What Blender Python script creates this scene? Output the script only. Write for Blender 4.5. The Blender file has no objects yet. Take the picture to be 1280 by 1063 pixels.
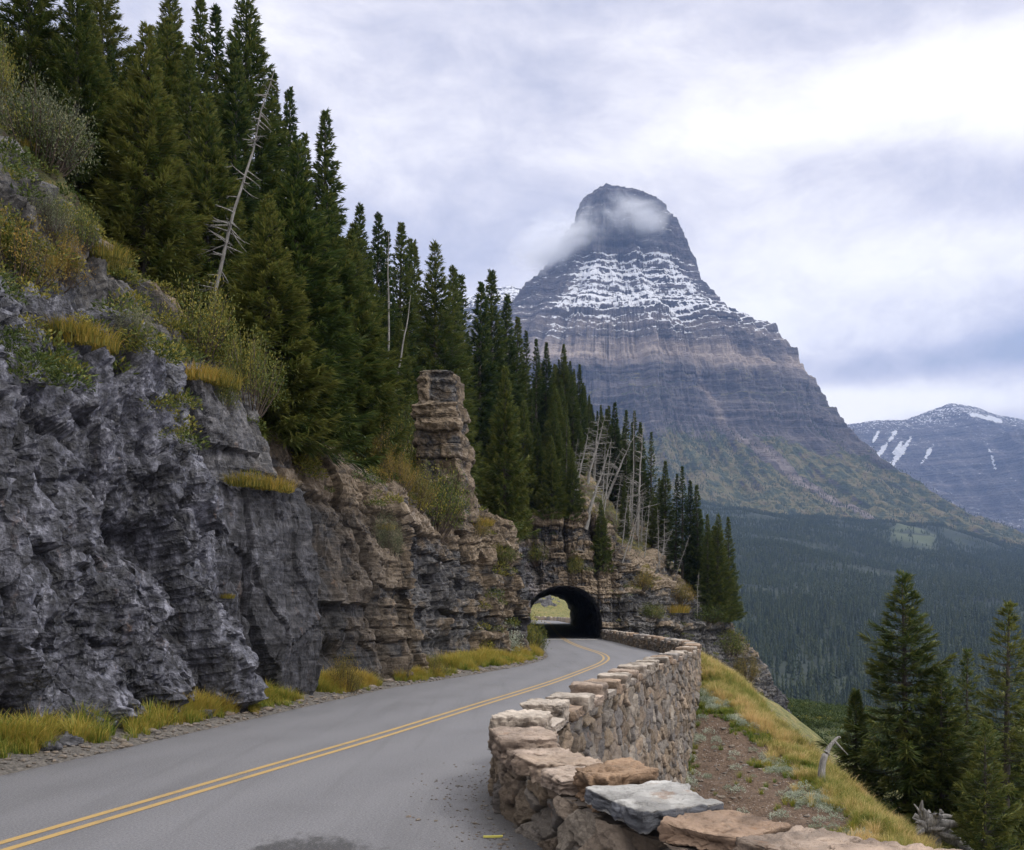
import bpy, math, random
import numpy as np
from mathutils import Vector, Matrix
from mathutils.bvhtree import BVHTree

scene = bpy.context.scene
COL = scene.collection
F, HX, HY, EYE = 1230.0, 640.0, 770.0, 2.0      # focal length, principal point and eye height of the survey

def pix(px, py, d):
    """the point at distance d (metres ahead) that was surveyed at px, py"""
    return np.array([(px - HX) / F * d, d, EYE + (HY - py) / F * d])

# ------------------------------------------------------------------ noise
M32 = np.uint32(0xffffffff)
def _h(ix, iy, iz, seed):
    h = (ix.astype(np.uint32) * np.uint32(374761393)) ^ (iy.astype(np.uint32) * np.uint32(668265263)) ^ (iz.astype(np.uint32) * np.uint32(2147483647 & 0x9E3779B1)) ^ np.uint32((seed * 2654435761) & 0xffffffff)
    h = (h ^ (h >> np.uint32(15))) * np.uint32(2246822519)
    h = (h ^ (h >> np.uint32(13))) * np.uint32(3266489917)
    return h ^ (h >> np.uint32(16))
def hashf(ix, iy, iz, seed=0):
    return _h(np.asarray(ix, dtype=np.int64) & 0xffffffff, np.asarray(iy, dtype=np.int64) & 0xffffffff, np.asarray(iz, dtype=np.int64) & 0xffffffff, seed).astype(np.float64) / 4294967295.0
_G = np.array([[1,1,0],[-1,1,0],[1,-1,0],[-1,-1,0],[1,0,1],[-1,0,1],[1,0,-1],[-1,0,-1],[0,1,1],[0,-1,1],[0,1,-1],[0,-1,-1],[1,1,0],[-1,1,0],[0,-1,1],[0,-1,-1]], dtype=np.float64)
def perlin(P, seed=0):
    P = np.asarray(P, dtype=np.float64)
    i = np.floor(P).astype(np.int64); f = P - i
    u = f * f * f * (f * (f * 6 - 15) + 10)
    out = 0.0
    for dx in (0, 1):
        wx = u[:, 0] if dx else 1 - u[:, 0]
        for dy in (0, 1):
            wy = u[:, 1] if dy else 1 - u[:, 1]
            for dz in (0, 1):
                wz = u[:, 2] if dz else 1 - u[:, 2]
                g = _G[(_h((i[:, 0] + dx) & 0xffffffff, (i[:, 1] + dy) & 0xffffffff, (i[:, 2] + dz) & 0xffffffff, seed) & np.uint32(15)).astype(np.int64)]
                d = g[:, 0] * (f[:, 0] - dx) + g[:, 1] * (f[:, 1] - dy) + g[:, 2] * (f[:, 2] - dz)
                out = out + wx * wy * wz * d
    return out
def fbm(P, octv=4, seed=0, gain=0.5, lac=2.03):
    P = np.asarray(P, dtype=np.float64); a = 1.0; s = 0.0
    for k in range(octv):
        s = s + a * perlin(P, seed + k * 17); P = P * lac + 3.7; a *= gain
    return s
def ridged(P, octv=4, seed=0, gain=0.5, lac=2.03):
    P = np.asarray(P, dtype=np.float64); a = 1.0; s = 0.0
    for k in range(octv):
        s = s + a * (1 - 2.2 * np.abs(perlin(P, seed + k * 17))); P = P * lac + 3.7; a *= gain
    return s
def voro2(a, b, seed=0, jit=0.85):
    """2-D cells: F1, F2, id (three random numbers per cell), offset from the cell's centre"""
    ia = np.floor(a).astype(np.int64); ib = np.floor(b).astype(np.int64); z = np.zeros_like(ia)
    f1 = np.full(a.shape, 9.0); f2 = np.full(a.shape, 9.0); ca = np.zeros_like(ia); cb = np.zeros_like(ib); da = np.zeros(a.shape); db = np.zeros(a.shape)
    for i in (-1, 0, 1):
        for j in (-1, 0, 1):
            x = ia + i; y = ib + j
            px = x + 0.5 + jit * (hashf(x, y, z, seed) - .5); py = y + 0.5 + jit * (hashf(x, y, z + 1, seed) - .5)
            d = np.sqrt((a - px) ** 2 + (b - py) ** 2)
            n = d < f1
            f2 = np.where(n, f1, np.minimum(f2, d))
            f1 = np.where(n, d, f1); ca = np.where(n, x, ca); cb = np.where(n, y, cb); da = np.where(n, a - px, da); db = np.where(n, b - py, db)
    r = [hashf(ca, cb, z + 5 + k, seed) for k in range(4)]
    return f1, f2, r, da, db
def sstep(a, b, x):
    t = np.clip((x - a) / (b - a), 0, 1); return t * t * (3 - 2 * t)
def lerp(a, b, t): return a + (b - a) * t

# ------------------------------------------------------------------ meshes
def mesh_np(name, V, Q=None, T=None, mat=None, attrs=None, smooth=True, colors=None):
    V = np.asarray(V, dtype=np.float32)
    me = bpy.data.meshes.new(name)
    me.vertices.add(len(V)); me.vertices.foreach_set("co", V.ravel())
    loops = []; starts = []; n = 0
    if Q is not None and len(Q):
        Q = np.asarray(Q, dtype=np.int32); loops.append(Q.ravel()); starts.append(n + 4 * np.arange(len(Q), dtype=np.int32)); n += Q.size
    if T is not None and len(T):
        T = np.asarray(T, dtype=np.int32); loops.append(T.ravel()); starts.append(n + 3 * np.arange(len(T), dtype=np.int32)); n += T.size
    L = np.concatenate(loops); S = np.concatenate(starts)
    me.loops.add(len(L)); me.loops.foreach_set("vertex_index", L)
    me.polygons.add(len(S)); me.polygons.foreach_set("loop_start", S)
    me.polygons.foreach_set("use_smooth", np.full(len(S), bool(smooth)))
    for k, a in (attrs or {}).items():
        at = me.attributes.new(k, 'FLOAT', 'POINT'); at.data.foreach_set("value", np.asarray(a, dtype=np.float32).ravel())
    for k, c in (colors or {}).items():
        c = np.asarray(c, dtype=np.float32)
        if c.shape[1] == 3: c = np.hstack([c, np.ones((len(c), 1), np.float32)])
        at = me.attributes.new(k, 'FLOAT_COLOR', 'POINT'); at.data.foreach_set("color", c.ravel())
    me.update(calc_edges=True); me.validate()
    if mat: me.materials.append(mat)
    return me
def grid_quads(nu, nv):
    """quads of a grid with index i*nv + j"""
    i, j = np.meshgrid(np.arange(nu - 1), np.arange(nv - 1), indexing='ij')
    a = (i * nv + j).ravel()
    return np.stack([a, a + nv, a + nv + 1, a + 1], 1)
def link(name, me, parent=None, loc=None):
    o = bpy.data.objects.new(name, me); COL.objects.link(o)
    if parent is not None: o.parent = parent
    if loc is not None: o.location = loc
    return o
def tag(o, label=None, cat=None, group=None, kind=None):
    if label: o['label'] = label
    if cat: o['category'] = cat
    if group: o['group'] = group
    if kind: o['kind'] = kind
    return o
def thing(name, label, cat, loc=(0, 0, 0), rotz=0.0, scale=(1, 1, 1), group=None):
    o = bpy.data.objects.new(name, None); COL.objects.link(o); o.empty_display_size = .2
    o.location = loc; o.rotation_euler = (0, 0, rotz); o.scale = scale
    return tag(o, label, cat, group)
def catmull(pts, step):
    pts = np.asarray(pts, float); P = np.vstack([2 * pts[0] - pts[1], pts, 2 * pts[-1] - pts[-2]]); out = []
    for i in range(1, len(P) - 2):
        n = max(2, int(np.linalg.norm(P[i + 1] - P[i]) / step))
        t = np.linspace(0, 1, n, endpoint=False)[:, None]
        out.append(.5 * (2 * P[i] + (P[i + 1] - P[i - 1]) * t + (2 * P[i - 1] - 5 * P[i] + 4 * P[i + 1] - P[i + 2]) * t ** 2 + (3 * P[i] - P[i - 1] - 3 * P[i + 1] + P[i + 2]) * t ** 3))
    out.append(pts[-1:]); return np.vstack(out)
def tube(path, rad, n=6):
    path = np.asarray(path, float); m = len(path); rad = np.broadcast_to(np.asarray(rad, float), (m,))
    t = np.gradient(path, axis=0); t /= np.linalg.norm(t, axis=1, keepdims=True) + 1e-9
    ref = np.where(np.abs(t[:, 2:3]) > .9, np.array([[1., 0, 0]]), np.array([[0, 0, 1.]]))
    a = np.cross(t, ref); a /= np.linalg.norm(a, axis=1, keepdims=True) + 1e-9; b = np.cross(t, a)
    ang = np.linspace(0, 2 * np.pi, n, endpoint=False)
    V = path[:, None] + rad[:, None, None] * (np.cos(ang)[None, :, None] * a[:, None] + np.sin(ang)[None, :, None] * b[:, None])
    i, j = np.meshgrid(np.arange(m - 1), np.arange(n), indexing='ij'); k = (j + 1) % n
    Q = np.stack([i * n + j, i * n + k, (i + 1) * n + k, (i + 1) * n + j], -1).reshape(-1, 4)
    return V.reshape(-1, 3), Q
class Acc:
    """collects pieces of one mesh"""
    def __init__(s): s.V = []; s.Q = []; s.n = 0; s.A = {}
    def add(s, V, Q, **at):
        s.V.append(V); s.Q.append(np.asarray(Q) + s.n); s.n += len(V)
        for k, a in at.items(): s.A.setdefault(k, []).append(np.broadcast_to(np.asarray(a, float), (len(V),) + np.shape(a)[1:]) if np.ndim(a) < 2 else a)
    def mesh(s, name, mat, smooth=True):
        at = {k: np.concatenate(v) for k, v in s.A.items()}
        return mesh_np(name, np.vstack(s.V), np.vstack(s.Q), mat=mat, smooth=smooth, attrs={k: v for k, v in at.items() if v.ndim == 1}, colors={k: v for k, v in at.items() if v.ndim == 2})
def unit(v): return v / (np.linalg.norm(v, axis=-1, keepdims=True) + 1e-9)
def kites(p, d, l, w, nrm, bend=0.0):
    """leaf-shaped quads: base p, direction d, length l, width w, face normal about nrm"""
    d = unit(d); s = unit(np.cross(d, nrm)); n = np.cross(s, d)
    l = l[:, None]; w = w[:, None]
    V = np.stack([p, p + d * l * .45 + s * w * .5 + n * bend * l, p + d * l, p + d * l * .45 - s * w * .5 + n * bend * l], 1)
    return V.reshape(-1, 3), np.arange(len(p) * 4).reshape(-1, 4)

# ------------------------------------------------------------------ materials
class NT:
    def __init__(s, tree): s.t = tree; tree.nodes.clear()
    def n(s, typ, ins=None, **props):
        nd = s.t.nodes.new('ShaderNode' + typ)
        for k, v in props.items(): setattr(nd, k, v)
        for k, v in (ins or {}).items(): s.set(nd.inputs[k], v)
        return nd
    def set(s, sock, v):
        if isinstance(v, bpy.types.NodeSocket): s.t.links.new(v, sock)
        elif isinstance(v, bpy.types.Node): s.t.links.new(v.outputs[0], sock)
        else: sock.default_value = v
    def math(s, op, a, b=0.0, c=0.0, clamp=False):
        return s.n('Math', {0: a, 1: b, 2: c}, operation=op, use_clamp=clamp).outputs[0]
    def mix(s, a, b, f, mode='MIX'):
        nd = s.n('Mix', None, data_type='RGBA', blend_type=mode); nd.clamp_factor = True
        s.set(nd.inputs[0], f); s.set(nd.inputs[6], a); s.set(nd.inputs[7], b); return nd.outputs[2]
    def ramp(s, f, stops, interp='LINEAR'):
        nd = s.n('ValToRGB', {0: f}); cr = nd.color_ramp; cr.interpolation = interp
        while len(cr.elements) < len(stops): cr.elements.new(.5)
        for e, (p, c) in zip(cr.elements, stops):
            e.position = p; e.color = (*c, 1) if len(c) == 3 else c
        return nd.outputs[0]
    def noise(s, vec, scale, detail=4, rough=.5, dist=0.0):
        return s.n('TexNoise', {'Vector': vec, 'Scale': scale, 'Detail': detail, 'Roughness': rough, 'Distortion': dist}).outputs[0]
    def attr(s, name, col=False):
        nd = s.n('Attribute', attribute_name=name); return nd.outputs[0 if col else 2]
    def scaled(s, vec, sc):
        return s.n('Mapping', {'Vector': vec, 'Scale': sc}).outputs[0]
    def remap(s, v, a, b, c=0.0, d=1.0, smooth=True):
        nd = s.n('MapRange', {'Value': v, 'From Min': a, 'From Max': b, 'To Min': c, 'To Max': d}); nd.interpolation_type = 'SMOOTHSTEP' if smooth else 'LINEAR'; return nd.outputs[0]
def material(name):
    m = bpy.data.materials.new(name); m.use_nodes = True; nt = NT(m.node_tree)
    b = nt.n('BsdfPrincipled'); o = nt.n('OutputMaterial'); nt.t.links.new(b.outputs[0], o.inputs[0])
    return m, nt, b
def rgb(*c): return (*c, 1.0)
# ------------------------------------------------------------------ materials of the place
def rock_material():
    m, nt, b = material('rock')
    P = nt.n('NewGeometry').outputs['Position']; N = nt.n('NewGeometry').outputs['Normal']
    wet, brown, soil, crack, blk = nt.attr('wet'), nt.attr('brown'), nt.attr('soil'), nt.attr('crack'), nt.attr('blk')
    n1 = nt.noise(P, 1.1, 8, .62); n2 = nt.noise(P, 5.0, 9, .68); n3 = nt.noise(P, 24.0, 6, .7)
    bed = nt.noise(nt.scaled(P, (.35, .35, 3.4)), 1.3, 7, .66, .12)
    bed2 = nt.noise(nt.scaled(P, (.6, .6, 12.0)), 1.2, 6, .66, .15)
    streak = nt.noise(nt.scaled(P, (1.7, 1.7, .30)), 1.7, 8, .70, .15)
    wp = nt.n('VectorMath', {0: P, 1: nt.n('VectorMath', {0: nt.n('TexNoise', {'Vector': P, 'Scale': 1.6, 'Detail': 5}).outputs[1], 3: .9}, operation='SCALE').outputs[0]}, operation='ADD').outputs[0]
    va = nt.n('TexVoronoi', {'Vector': nt.scaled(wp, (1, 1, .72)), 'Scale': 2.3}); vb = nt.n('TexVoronoi', {'Vector': nt.scaled(wp, (1, 1, 1.5)), 'Scale': 6.5})
    fl = nt.math('ADD', nt.math('MULTIPLY', va.outputs[0], .65), nt.math('MULTIPLY', vb.outputs[0], .35))         # flaky facets
    v = nt.math('ADD', nt.math('ADD', nt.math('MULTIPLY', n2, .62), nt.math('MULTIPLY', bed, .28)), nt.math('ADD', nt.math('MULTIPLY', blk, .16), .0))
    grey = nt.ramp(v, [(.38, (.016, .016, .019)), (.49, (.05, .05, .054)), (.58, (.115, .11, .107)), (.74, (.30, .285, .27))])
    tan = nt.ramp(v, [(.38, (.028, .023, .019)), (.48, (.092, .073, .053)), (.58, (.205, .157, .108)), (.74, (.38, .315, .245))])
    bm = nt.remap(nt.math('ADD', nt.math('ADD', nt.math('MULTIPLY', brown, 1.0), nt.math('MULTIPLY', nt.math('SUBTRACT', n1, .5), 1.6)), nt.math('MULTIPLY', nt.math('SUBTRACT', blk, .5), .9)), .34, .66)
    c = nt.mix(grey, tan, bm)
    char = nt.ramp(nt.math('ADD', nt.math('MULTIPLY', n2, .5), nt.math('MULTIPLY', bed2, .5)), [(.36, (.010, .010, .012)), (.5, (.032, .032, .036)), (.62, (.075, .072, .072)), (.75, (.2, .19, .18))])
    c = nt.mix(c, char, nt.math('MULTIPLY', nt.attr('char'), .92))
    wv = nt.math('ADD', nt.math('ADD', nt.math('MULTIPLY', n2, .6), nt.math('MULTIPLY', streak, .35)), nt.math('MULTIPLY', blk, .1))
    wetc = nt.ramp(wv, [(.40, (.009, .009, .012)), (.49, (.034, .035, .045)), (.56, (.10, .103, .13)), (.67, (.32, .325, .39))])
    c = nt.mix(c, wetc, wet)
    lime_sheen = nt.math('MULTIPLY', nt.math('MULTIPLY', nt.remap(streak, .53, .64), nt.remap(n3, .40, .60)), wet)
    c = nt.mix(c, rgb(.36, .365, .43), nt.math('MULTIPLY', lime_sheen, .8))  # pale mineral streaks, with the wet face's bluish highlights painted in too
    rust = nt.math('MULTIPLY', nt.math('MULTIPLY', nt.remap(nt.noise(nt.scaled(P, (1.3, 1.3, .5)), 1.5, 6, .65, .4), .60, .70), nt.remap(n2, .42, .6)), nt.math('ADD', .30, nt.math('MULTIPLY', wet, .3)))
    c = nt.mix(c, rgb(.21, .115, .055), rust)
    c = nt.mix(c, rgb(.018, .015, .013), nt.math('MULTIPLY', crack, .8))
    # soil, dead needles and moss where the face lies flat or on the hill
    up = nt.n('SeparateXYZ', {0: N}).outputs[2]
    so = nt.remap(nt.math('ADD', nt.math('ADD', nt.math('MULTIPLY', soil, 1.1), nt.math('MULTIPLY', up, .45)), nt.math('MULTIPLY', nt.math('SUBTRACT', n2, .5), .9)), .62, .95)
    sc = nt.ramp(nt.noise(P, .8, 8, .65), [(.32, (.03, .024, .017)), (.45, (.065, .048, .03)), (.52, (.05, .056, .02)), (.60, (.12, .105, .032)), (.7, (.15, .09, .038))])
    c = nt.mix(c, sc, so)
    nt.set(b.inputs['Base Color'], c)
    r = nt.math('SUBTRACT', .85, nt.math('MULTIPLY', nt.math('MULTIPLY', wet, nt.remap(n1, .30, .55)), .52))
    nt.set(b.inputs['Roughness'], nt.math('MAXIMUM', r, nt.math('MULTIPLY', so, .85)))
    nt.set(b.inputs['Specular IOR Level'], nt.math('ADD', .35, nt.math('MULTIPLY', wet, .3)))
    h = nt.math('ADD', nt.math('ADD', nt.math('MULTIPLY', n2, .40), nt.math('MULTIPLY', n3, .26)), nt.math('ADD', nt.math('MULTIPLY', bed2, nt.math('SUBTRACT', .34, nt.math('MULTIPLY', wet, .26))), nt.math('MULTIPLY', fl, nt.math('ADD', .25, nt.math('MULTIPLY', wet, .55)))))
    bp = nt.n('Bump', {'Height': h, 'Strength': .9, 'Distance': .15}); nt.set(b.inputs['Normal'], bp)
    return m
def asphalt_material():
    m, nt, b = material('asphalt')
    P = nt.n('NewGeometry').outputs['Position']
    edge = nt.attr('edge'); track = nt.attr('track')
    n = nt.noise(P, 130, 3, .7); n2 = nt.noise(P, .55, 6, .6); n3 = nt.noise(P, 4.0, 6, .7)
    c = nt.ramp(n, [(.3, (.075, .075, .082)), (.5, (.142, .142, .155)), (.72, (.28, .28, .30))])
    c = nt.mix(c, rgb(.075, .075, .082), nt.math('MULTIPLY', nt.remap(n2, .42, .66), .22))
    c = nt.mix(c, rgb(.19, .19, .205), nt.math('MULTIPLY', track, .4))
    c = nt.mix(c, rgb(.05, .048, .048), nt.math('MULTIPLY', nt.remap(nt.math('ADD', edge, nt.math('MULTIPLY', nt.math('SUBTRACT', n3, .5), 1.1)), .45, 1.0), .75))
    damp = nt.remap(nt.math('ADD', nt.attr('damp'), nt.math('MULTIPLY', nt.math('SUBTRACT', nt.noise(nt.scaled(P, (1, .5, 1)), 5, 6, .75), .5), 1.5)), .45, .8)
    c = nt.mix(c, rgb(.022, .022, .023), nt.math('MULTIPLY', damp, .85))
    sp = nt.noise(P, 42, 4, .75)
    c = nt.mix(c, rgb(.30, .29, .28), nt.math('MULTIPLY', nt.remap(sp, .52, .66), .55))
    c = nt.mix(c, rgb(.05, .05, .053), nt.math('MULTIPLY', nt.remap(sp, .49, .36), .62))
    crack = nt.math('MULTIPLY', sp, -.6)
    lng = nt.noise(nt.n('Mapping', {'Vector': P, 'Rotation': (0, 0, .27), 'Scale': (2.2, .10, 1)}).outputs[0], 1.0, 5, .6)
    c = nt.mix(c, rgb(.075, .074, .078), nt.math('MULTIPLY', nt.remap(lng, .50, .66), .22))
    nt.set(b.inputs['Base Color'], c)
    nt.set(b.inputs['Roughness'], nt.math('SUBTRACT', nt.math('ADD', .5, nt.math('MULTIPLY', n, .25)), nt.math('MULTIPLY', damp, .08)))
    b.inputs['Specular IOR Level'].default_value = .45
    bp = nt.n('Bump', {'Height': nt.math('SUBTRACT', n, crack), 'Strength': .5, 'Distance': .012}); nt.set(b.inputs['Normal'], bp)
    return m
def paint_material(name, col):
    m, nt, b = material(name)
    P = nt.n('NewGeometry').outputs['Position']
    n = nt.noise(P, 60, 5, .75); n2 = nt.noise(P, 2.2, 5, .7)
    wear = nt.remap(nt.math('ADD', n, nt.math('MULTIPLY', nt.math('SUBTRACT', n2, .5), .5)), .52, .66)
    nt.set(b.inputs['Base Color'], nt.mix(rgb(*col), rgb(.12, .11, .10), nt.math('MULTIPLY', wear, .75)))
    b.inputs['Roughness'].default_value = .6
    return m
def gravel_material():
    m, nt, b = material('gravel_soil')
    P = nt.n('NewGeometry').outputs['Position']
    n = nt.noise(P, 9, 8, .7); v = nt.n('TexVoronoi', {'Vector': P, 'Scale': 22.0})
    c = nt.ramp(n, [(.3, (.035, .03, .025)), (.5, (.09, .077, .062)), (.7, (.2, .18, .155))])
    c = nt.mix(c, nt.ramp(nt.n('SeparateColor', {0: v.outputs[1]}).outputs[0], [(0, (.05, .05, .05)), (1, (.22, .2, .18))]), .5)
    nt.set(b.inputs['Base Color'], c); b.inputs['Roughness'].default_value = .9
    h = nt.math('ADD', n, nt.math('MULTIPLY', v.outputs[0], -.6))
    nt.set(b.inputs['Normal'], nt.n('Bump', {'Height': h, 'Strength': .8, 'Distance': .05}))
    return m
def bank_material():
    m, nt, b = material('bank_soil')
    P = nt.n('NewGeometry').outputs['Position']; veg = nt.attr('veg')
    n = nt.noise(P, 3.5, 9, .7); n2 = nt.noise(P, 14, 6, .7)
    v = nt.n('TexVoronoi', {'Vector': P, 'Scale': 16.0})
    dirt = nt.ramp(nt.math('ADD', nt.math('MULTIPLY', n, .6), nt.math('MULTIPLY', n2, .4)), [(.32, (.05, .033, .023)), (.5, (.115, .076, .052)), (.68, (.20, .145, .105))])
    dirt = nt.mix(dirt, rgb(.26, .22, .19), nt.math('MULTIPLY', nt.remap(nt.n('SeparateColor', {0: v.outputs[1]}).outputs[0], .86, .93), nt.remap(v.outputs[0], .55, .3)))
    grass = nt.ramp(nt.noise(P, 1.7, 8, .7), [(.3, (.06, .07, .025)), (.5, (.15, .15, .05)), (.65, (.25, .19, .08))])
    nt.set(b.inputs['Base Color'], nt.mix(dirt, grass, nt.remap(nt.math('ADD', veg, nt.math('MULTIPLY', nt.math('SUBTRACT', n, .5), .8)), .4, .6)))
    b.inputs['Roughness'].default_value = .95
    nt.set(b.inputs['Normal'], nt.n('Bump', {'Height': nt.math('ADD', n2, nt.math('MULTIPLY', v.outputs[0], -.4)), 'Strength': .9, 'Distance': .06}))
    return m
def stone_material():
    """the wall's stones: each stone carries its own colour as an attribute"""
    m, nt, b = material('wall_stone')
    P = nt.n('NewGeometry').outputs['Position']
    c = nt.attr('tint', True)
    n = nt.noise(P, 7, 8, .7); n2 = nt.noise(P, 38, 6, .7)
    lay = nt.noise(nt.scaled(P, (1, 1, 7)), 4.5, 6, .65, .5)
    k = nt.math('ADD', nt.math('ADD', nt.math('MULTIPLY', n, .9), nt.math('MULTIPLY', n2, .5)), nt.math('MULTIPLY', lay, .5))
    c = nt.mix(c, nt.ramp(k, [(.62, (.22, .21, .21)), (.95, (1, 1, 1)), (1.0, (1.0, 1.0, 1.0))]), .75, 'MULTIPLY')
    c = nt.mix(c, rgb(.36, .32, .27), nt.math('MULTIPLY', nt.remap(nt.noise(P, 3.1, 7, .7), .58, .72), .45))
    c = nt.mix(c, rgb(.27, .145, .07), nt.math('MULTIPLY', nt.remap(nt.noise(nt.scaled(P, (1, 1.1, 1.2)), 2.3, 7, .7), .60, .70), .5))
    nt.set(b.inputs['Base Color'], c); b.inputs['Roughness'].default_value = .85
    nt.set(b.inputs['Normal'], nt.n('Bump', {'Height': nt.math('ADD', nt.math('ADD', n, nt.math('MULTIPLY', n2, .4)), nt.math('MULTIPLY', lay, .5)), 'Strength': 1.0, 'Distance': .05}))
    return m
def leaf_material(name, c1, c2, c3, rough=.6, trans=.25, vary=.35):
    """foliage: three leaf colours mixed per leaf (attribute), and per plant"""
    m, nt, b = material(name)
    t = nt.attr('tint'); oi = nt.n('ObjectInfo').outputs['Random']
    t2 = nt.math('ADD', t, nt.math('MULTIPLY', nt.math('SUBTRACT', oi, .5), vary))
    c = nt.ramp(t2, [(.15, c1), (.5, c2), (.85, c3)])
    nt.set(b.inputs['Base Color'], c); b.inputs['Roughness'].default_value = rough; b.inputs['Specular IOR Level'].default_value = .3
    tr = nt.n('BsdfTranslucent', {'Color': c}); ms = nt.n('MixShader', {0: trans, 1: b.outputs[0], 2: tr.outputs[0]})
    nt.t.links.new(ms.outputs[0], [x for x in nt.t.nodes if x.type == 'OUTPUT_MATERIAL'][0].inputs[0])
    return m
def bark_material(name, c1, c2):
    m, nt, b = material(name)
    P = nt.n('TexCoord').outputs['Object']
    n = nt.noise(nt.scaled(P, (6, 6, 1.2)), 3, 7, .7)
    nt.set(b.inputs['Base Color'], nt.ramp(n, [(.35, c1), (.65, c2)])); b.inputs['Roughness'].default_value = .85
    nt.set(b.inputs['Normal'], nt.n('Bump', {'Height': n, 'Strength': .8, 'Distance': .03}))
    return m
def mountain_material(name, base_z, far=False):
    m, nt, b = material(name)
    g = nt.n('NewGeometry'); P, N = g.outputs['Position'], g.outputs['Normal']
    z = nt.n('SeparateXYZ', {0: P}).outputs[2]; up = nt.n('SeparateXYZ', {0: N}).outputs[2]
    snow, green, pale = nt.attr('snow'), nt.attr('green'), nt.attr('pale')
    Pk = nt.scaled(P, (.01, .01, .01))
    n1 = nt.noise(Pk, 1.1, 9, .62); n2 = nt.noise(Pk, 7, 9, .68)
    strat = nt.noise(nt.scaled(P, (.0015, .0015, .045)), 1.3, 7, .65, .15)
    streak = nt.noise(nt.scaled(P, (.03, .03, .004)), 1.0, 6, .65, .3)
    v = nt.math('ADD', nt.math('ADD', nt.math('MULTIPLY', strat, .58), nt.math('MULTIPLY', n2, .34)), nt.math('MULTIPLY', streak, .08))
    c = nt.ramp(v, [(.36, (.022, .02, .026)), (.46, (.062, .055, .062)), (.55, (.125, .108, .108)), (.68, (.25, .215, .195))])
    c = nt.mix(c, nt.ramp(v, [(.35, (.16, .13, .11)), (.5, (.36, .29, .24)), (.68, (.52, .44, .37))]), pale)
    gcol = nt.ramp(nt.noise(Pk, 2.6, 9, .68), [(.33, (.02, .035, .02)), (.45, (.045, .06, .025)), (.53, (.13, .12, .045)), (.62, (.17, .135, .07)), (.74, (.10, .11, .04))])
    c = nt.mix(c, gcol, nt.remap(nt.math('ADD', nt.math('ADD', green, nt.math('MULTIPLY', nt.math('SUBTRACT', up, .6), .8)), nt.math('MULTIPLY', nt.math('SUBTRACT', n2, .5), 1.3)), .42, .62))
    sm = nt.math('ADD', nt.math('ADD', snow, nt.math('MULTIPLY', nt.math('SUBTRACT', up, .60), 1.3 if not far else 1.0)), nt.math('ADD', nt.math('MULTIPLY', nt.math('SUBTRACT', n2, .5), 2.6), nt.math('MULTIPLY', nt.math('SUBTRACT', strat, .5), 1.5 if not far else .3)))
    c = nt.mix(c, rgb(.80, .81, .84), nt.remap(sm, .46, .66))
    nt.set(b.inputs['Base Color'], c); b.inputs['Roughness'].default_value = .9
    h = nt.math('ADD', nt.math('MULTIPLY', n2, .7), nt.math('ADD', nt.math('MULTIPLY', strat, .8), nt.math('MULTIPLY', streak, .6)))
    nt.set(b.inputs['Normal'], nt.n('Bump', {'Height': h, 'Strength': .9, 'Distance': 22.0 if not far else 60.0}))
    return m
def forest_floor_material():
    m, nt, b = material('valley_floor')
    P = nt.n('NewGeometry').outputs['Position']; near = nt.attr('brush')
    n = nt.noise(P, .02, 9, .65); n2 = nt.noise(P, .6, 6, .7)
    c = nt.ramp(n, [(.35, (.012, .02, .012)), (.55, (.018, .028, .015)), (.72, (.05, .06, .025))])
    c2 = nt.ramp(n2, [(.3, (.03, .05, .022)), (.5, (.065, .085, .034)), (.7, (.12, .12, .05))])
    nt.set(b.inputs['Base Color'], nt.mix(c, c2, near)); b.inputs['Roughness'].default_value = .95
    return m
MROCK = rock_material(); MROAD = asphalt_material(); MGRAVEL = gravel_material(); MBANK = bank_material(); MSTONE = stone_material()
MYEL = paint_material('yellow_road_paint', (.40, .265, .095)); MWHITE = paint_material('white_road_paint', (.6, .56, .48))
MFIR = leaf_material('fir_needles', (.018, .038, .015), (.046, .080, .024), (.12, .14, .035))
MFIRG = leaf_material('yellow_green_fir_needles', (.026, .050, .015), (.07, .105, .025), (.17, .175, .042))  # yellower green for the full, broad, young and foreground firs
MWILLOW = leaf_material('willow_leaves', (.04, .065, .014), (.105, .135, .030), (.27, .23, .04))
MGREY = leaf_material('silvery_leaves', (.065, .08, .045), (.16, .175, .10), (.29, .28, .15))
MYELL = leaf_material('yellowing_leaves', (.09, .085, .02), (.2, .165, .035), (.33, .2, .04))
MSAGE = leaf_material('sage_leaves', (.20, .25, .16), (.36, .41, .32), (.52, .56, .46))
MGRASS = leaf_material('autumn_grass', (.09, .16, .026), (.28, .30, .05), (.46, .34, .075), trans=.35)
MLEDGE = leaf_material('golden_ledge_grass', (.12, .13, .026), (.32, .25, .045), (.44, .29, .06), trans=.3)
MSTRAW = leaf_material('straw_grass', (.24, .26, .06), (.52, .42, .15), (.66, .48, .24), trans=.35)
MFARFIR = leaf_material('far_fir_needles', (.012, .024, .014), (.022, .040, .018), (.045, .06, .02), trans=.1)
MDEADRED = leaf_material('dead_needles', (.05, .035, .03), (.10, .07, .055), (.16, .12, .1))
MBARK = bark_material('fir_bark', (.03, .025, .02), (.12, .105, .09))
MSNAG = bark_material('weathered_wood', (.10, .096, .09), (.34, .325, .305))
MTWIG = bark_material('twigs', (.04, .03, .022), (.13, .095, .07))
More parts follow.
